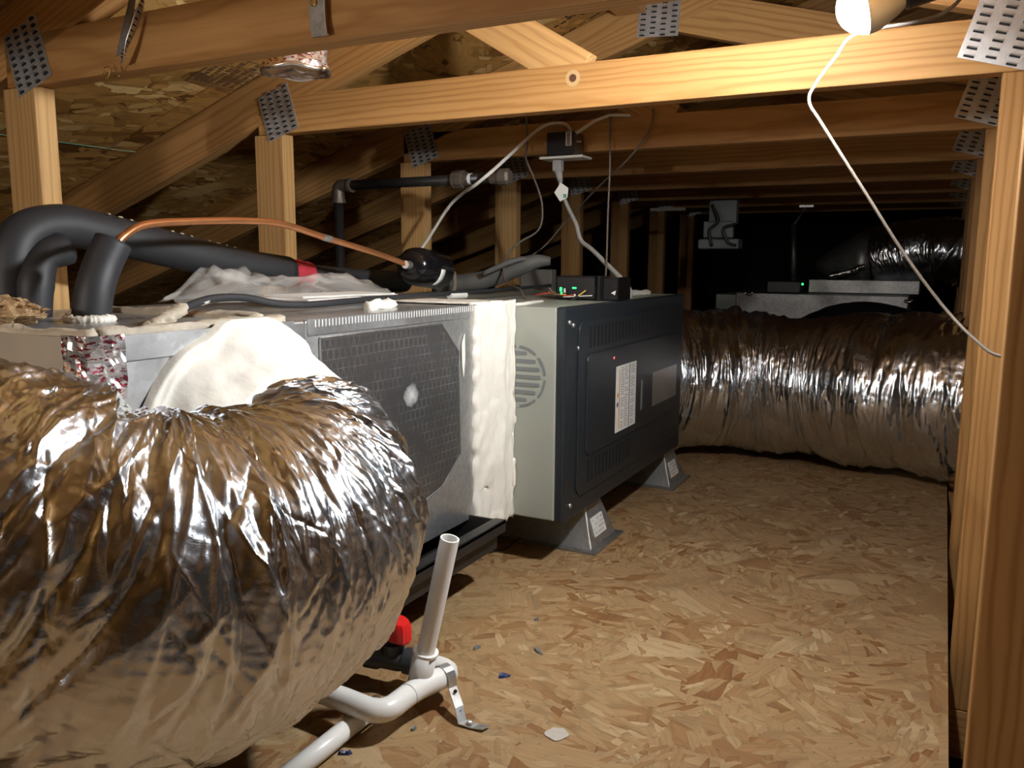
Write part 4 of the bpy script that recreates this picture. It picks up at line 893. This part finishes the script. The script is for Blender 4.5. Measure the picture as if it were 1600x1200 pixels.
for (p, q) in ((A, B_), (B_, C2), (C2, D2)):
    pass
sb = pz(655, 1066, ZP); st_top = at(703, 841, Y=sb[1]); ax = st_top-sb; ax /= np.linalg.norm(ax)
MB().tube([sb-ax*0.012, sb+ax*0.052], 0.0178, 20).build('tee_hub', 'pvc', dpv, smooth=True)
MB().lathe(sb+ax*0.050, ax, [(0, 0.0190), (0.004, 0.0190)], 20).build('hub_rim', 'pvc', dpv)
MB().tube([sb+ax*0.045, st_top], 0.0136, 24, hollow=0.0025).build('standpipe', 'pvc', dpv, angle=40)
for f_ in (0.25, 0.8):
    p = C2*(1-f_)+B_*f_; d_ = (B_-C2)/np.linalg.norm(B_-C2); MB().lathe(p, d_, [(0, 0.0172), (0.0012, 0.0172)], 18).build('joint_line', 'print_grey', dpv) if f_ < 0.5 else None
MB().tube([at(430, 1228, Z=0.015), at(590, 1100, Z=0.018)], 0.0140, 16).build('lower_pipe', 'pvc', dpv, smooth=True)
# grey valve with red handle
va = pz(655, 1036, 0.05); vb = pz(585, 1022, 0.05); vd = (vb-va)/np.linalg.norm(vb-va)
vv = MB().lathe(va, vd, [(0, 0.020), (0.022, 0.020), (0.024, 0.016), (0.034, 0.0185), (0.064, 0.0185), (0.070, 0.022), (0.090, 0.022), (0.092, 0.018)], 20).build('valve_body', 'grey_plastic', dpv, angle=40)
vm = va+vd*0.045
MB().lathe(vm, (0, 0, 1), [(0.010, 0.018), (0.026, 0.018), (0.028, 0.011), (0.036, 0.011)], 18).build('valve_bonnet', 'grey_plastic', vv, angle=40)
hx = np.cross(vd, [0, 0, 1]); hdir = (vd*0.9+hx*0.25); hdir /= np.linalg.norm(hdir)
m = MB(); n_ = 36; prof = []
for z, sc in ((0.034, 0.86), (0.038, 1.0), (0.060, 1.0), (0.066, 0.9)):
    ring = []
    for k in range(n_):
        a = 2*math.pi*k/n_; rx = 0.032*sc; ry = 0.0165*sc; rib = 1+0.05*(k % 2)
        e = (abs(math.cos(a))**2.6+abs(math.sin(a))**2.6)**(-1/2.6)
        ring.append(vm + hdir*rx*e*math.cos(a)*rib + np.cross(hdir, [0, 0, 1])*ry*e*math.sin(a)*rib + np.array([0, 0, z-0.004*math.cos(a)**2]))
    prof.append(ring)
m.grid(np.array(prof), True); m.f += [tuple(range(n_))[::-1], tuple(3*n_+j for j in range(n_))]
hd = m.build('valve_handle', 'red_plastic', dpv, angle=35); hd['label'] = 'red ribbed handle'
ca = pz(633, 926, 0.028); cb_ = pz(664, 908, 0.028); cd_ = (cb_-ca)/np.linalg.norm(cb_-ca)
st2 = thing('pipe_stub', ca*np.array([1, 1, 0]), 'short white pipe stub with cream end on the deck under the pan', 'pipe')
MB().lathe(ca, cd_, [(0, 0.0195), (0.002, 0.021), (0.045, 0.021), (0.050, 0.018)], 20).build('coupling', 'pvc', st2, angle=40)
MB().tube([ca-cd_*0.12, ca+cd_*0.004], 0.0165, 16).build('pipe', 'pvc_cream', st2, smooth=True)
# steel hanger strap
hs = thing('pipe_strap', at(722, 1120, Z=0.0), 'bent steel strap holding the white drain pipe to the deck', 'strap')
pc_ = C2*0.28+D2*0.72; pd = (D2-C2)/np.linalg.norm(D2-C2); side = np.cross(pd, [0, 0, 1]); R_ = 0.0182
P = [pc_+R_*(math.cos(a)*side+math.sin(a)*np.array([0, 0, 1])) for a in np.radians([200, 160, 130, 100, 70, 45, 20, 0])]
f0, f1 = at(722, 1128, Z=0.0045), at(760, 1137, Z=0.005)
P += [pc_+side*R_+np.array([0, 0, -0.010]), P[-1]*0.3+f0*0.7+np.array([0, 0, 0.004]), f0, f0*0.45+f1*0.55+np.array([0, 0, -0.002]), f1]
strip(P, [pd]*len(P), 0.015, 0.0014).build('strap', 'galvanised', hs)
for t_ in (0.25, 0.75): 
    q = (P[7]*(1-t_)+P[10]*t_); MB().lathe(q, side, [(0.0, 0.0028), (0.0022, 0.0028)], 8).build('hole', 'slot_dark', hs)
MB().lathe(f0*0.7+f1*0.3+np.array([0, 0, 0.001]), (0, 0, 1), [(0, 0.005), (0.003, 0.0045), (0.0045, 0.002)], 10).build('screw', 'galvanised', hs)
# wire on the deck, scraps, glue spot
cable('floor_wire', [at(700, 880, Z=0.003), at(725, 868, Z=0.003), at(738, 863, Z=0.003), at(742, 866, Z=0.003), at(770, 862, Z=0.003), at(792, 856, Z=0.003), at(803, 847, Z=0.004), at(830, 830, Z=0.012), at(850, 818, Z=0.02)], 0.0016, 'black_plastic', 'thin black wire trailing over the deck from under the furnace')
def scrap(x, y, w_, h_, mat, label, seed):
    r_ = random.Random(seed); c = at(x, y, Z=0.0); n = 9; a0 = r_.uniform(0, 6)
    ring = [(c[0]+w_*math.cos(a0)*math.cos(2*math.pi*k/n)*r_.uniform(.6, 1.1)-h_*math.sin(a0)*math.sin(2*math.pi*k/n), c[1]+w_*math.sin(a0)*math.cos(2*math.pi*k/n)+h_*math.cos(a0)*math.sin(2*math.pi*k/n)*r_.uniform(.6, 1.1)) for k in range(n)]
    m = MB(); V = [(p[0], p[1], 0.0004) for p in ring] + [((p[0]-c[0])*.8+c[0], (p[1]-c[1])*.8+c[1], 0.002+r_.uniform(0, .004)) for p in ring] + [(c[0], c[1], 0.004)]
    m.add(V, [(k, (k+1) % n, n+(k+1) % n, n+k) for k in range(n)] + [(n+k, n+(k+1) % n, 2*n) for k in range(n)] + [tuple(range(n))[::-1]])
    return tag(m.build('plastic_scrap', mat), label, 'scrap', 'scraps on the deck')
scrap(787, 1057, 0.012, 0.006, 'blue_scrap', 'dark blue plastic scrap lying right of the pipe strap', 1)
scrap(840, 1018, 0.016, 0.005, 'grey_scrap', 'grey scrap on the deck upper right of the blue scrap', 2)
scrap(838, 969, 0.005, 0.004, 'grey_scrap', 'tiny grey blue scrap farthest from the drain pipe', 3)
scrap(745, 1013, 0.010, 0.004, 'grey_scrap', 'thin dark scrap just right of the standpipe', 4)
scrap(540, 1178, 0.011, 0.005, 'blue_scrap', 'bright blue scrap below the drain trap', 5)
scrap(647, 1140, 0.006, 0.003, 'grey_scrap', 'small metal scrap under the drain trap elbow', 6)
c = at(870, 1148, Z=0.0); ring = [(c[0]+0.016*math.cos(a)*(1+.12*math.sin(4*a)), c[1]+0.016*math.sin(a)*(1+.1*math.cos(5*a)), 0.0002) for a in np.arange(20)*2*math.pi/20]
tag(MB().prism(ring, (0, 0, 0.0015)).build('glue_spot', 'glue'), 'round dried pale glue spot on the deck', 'glue spot')
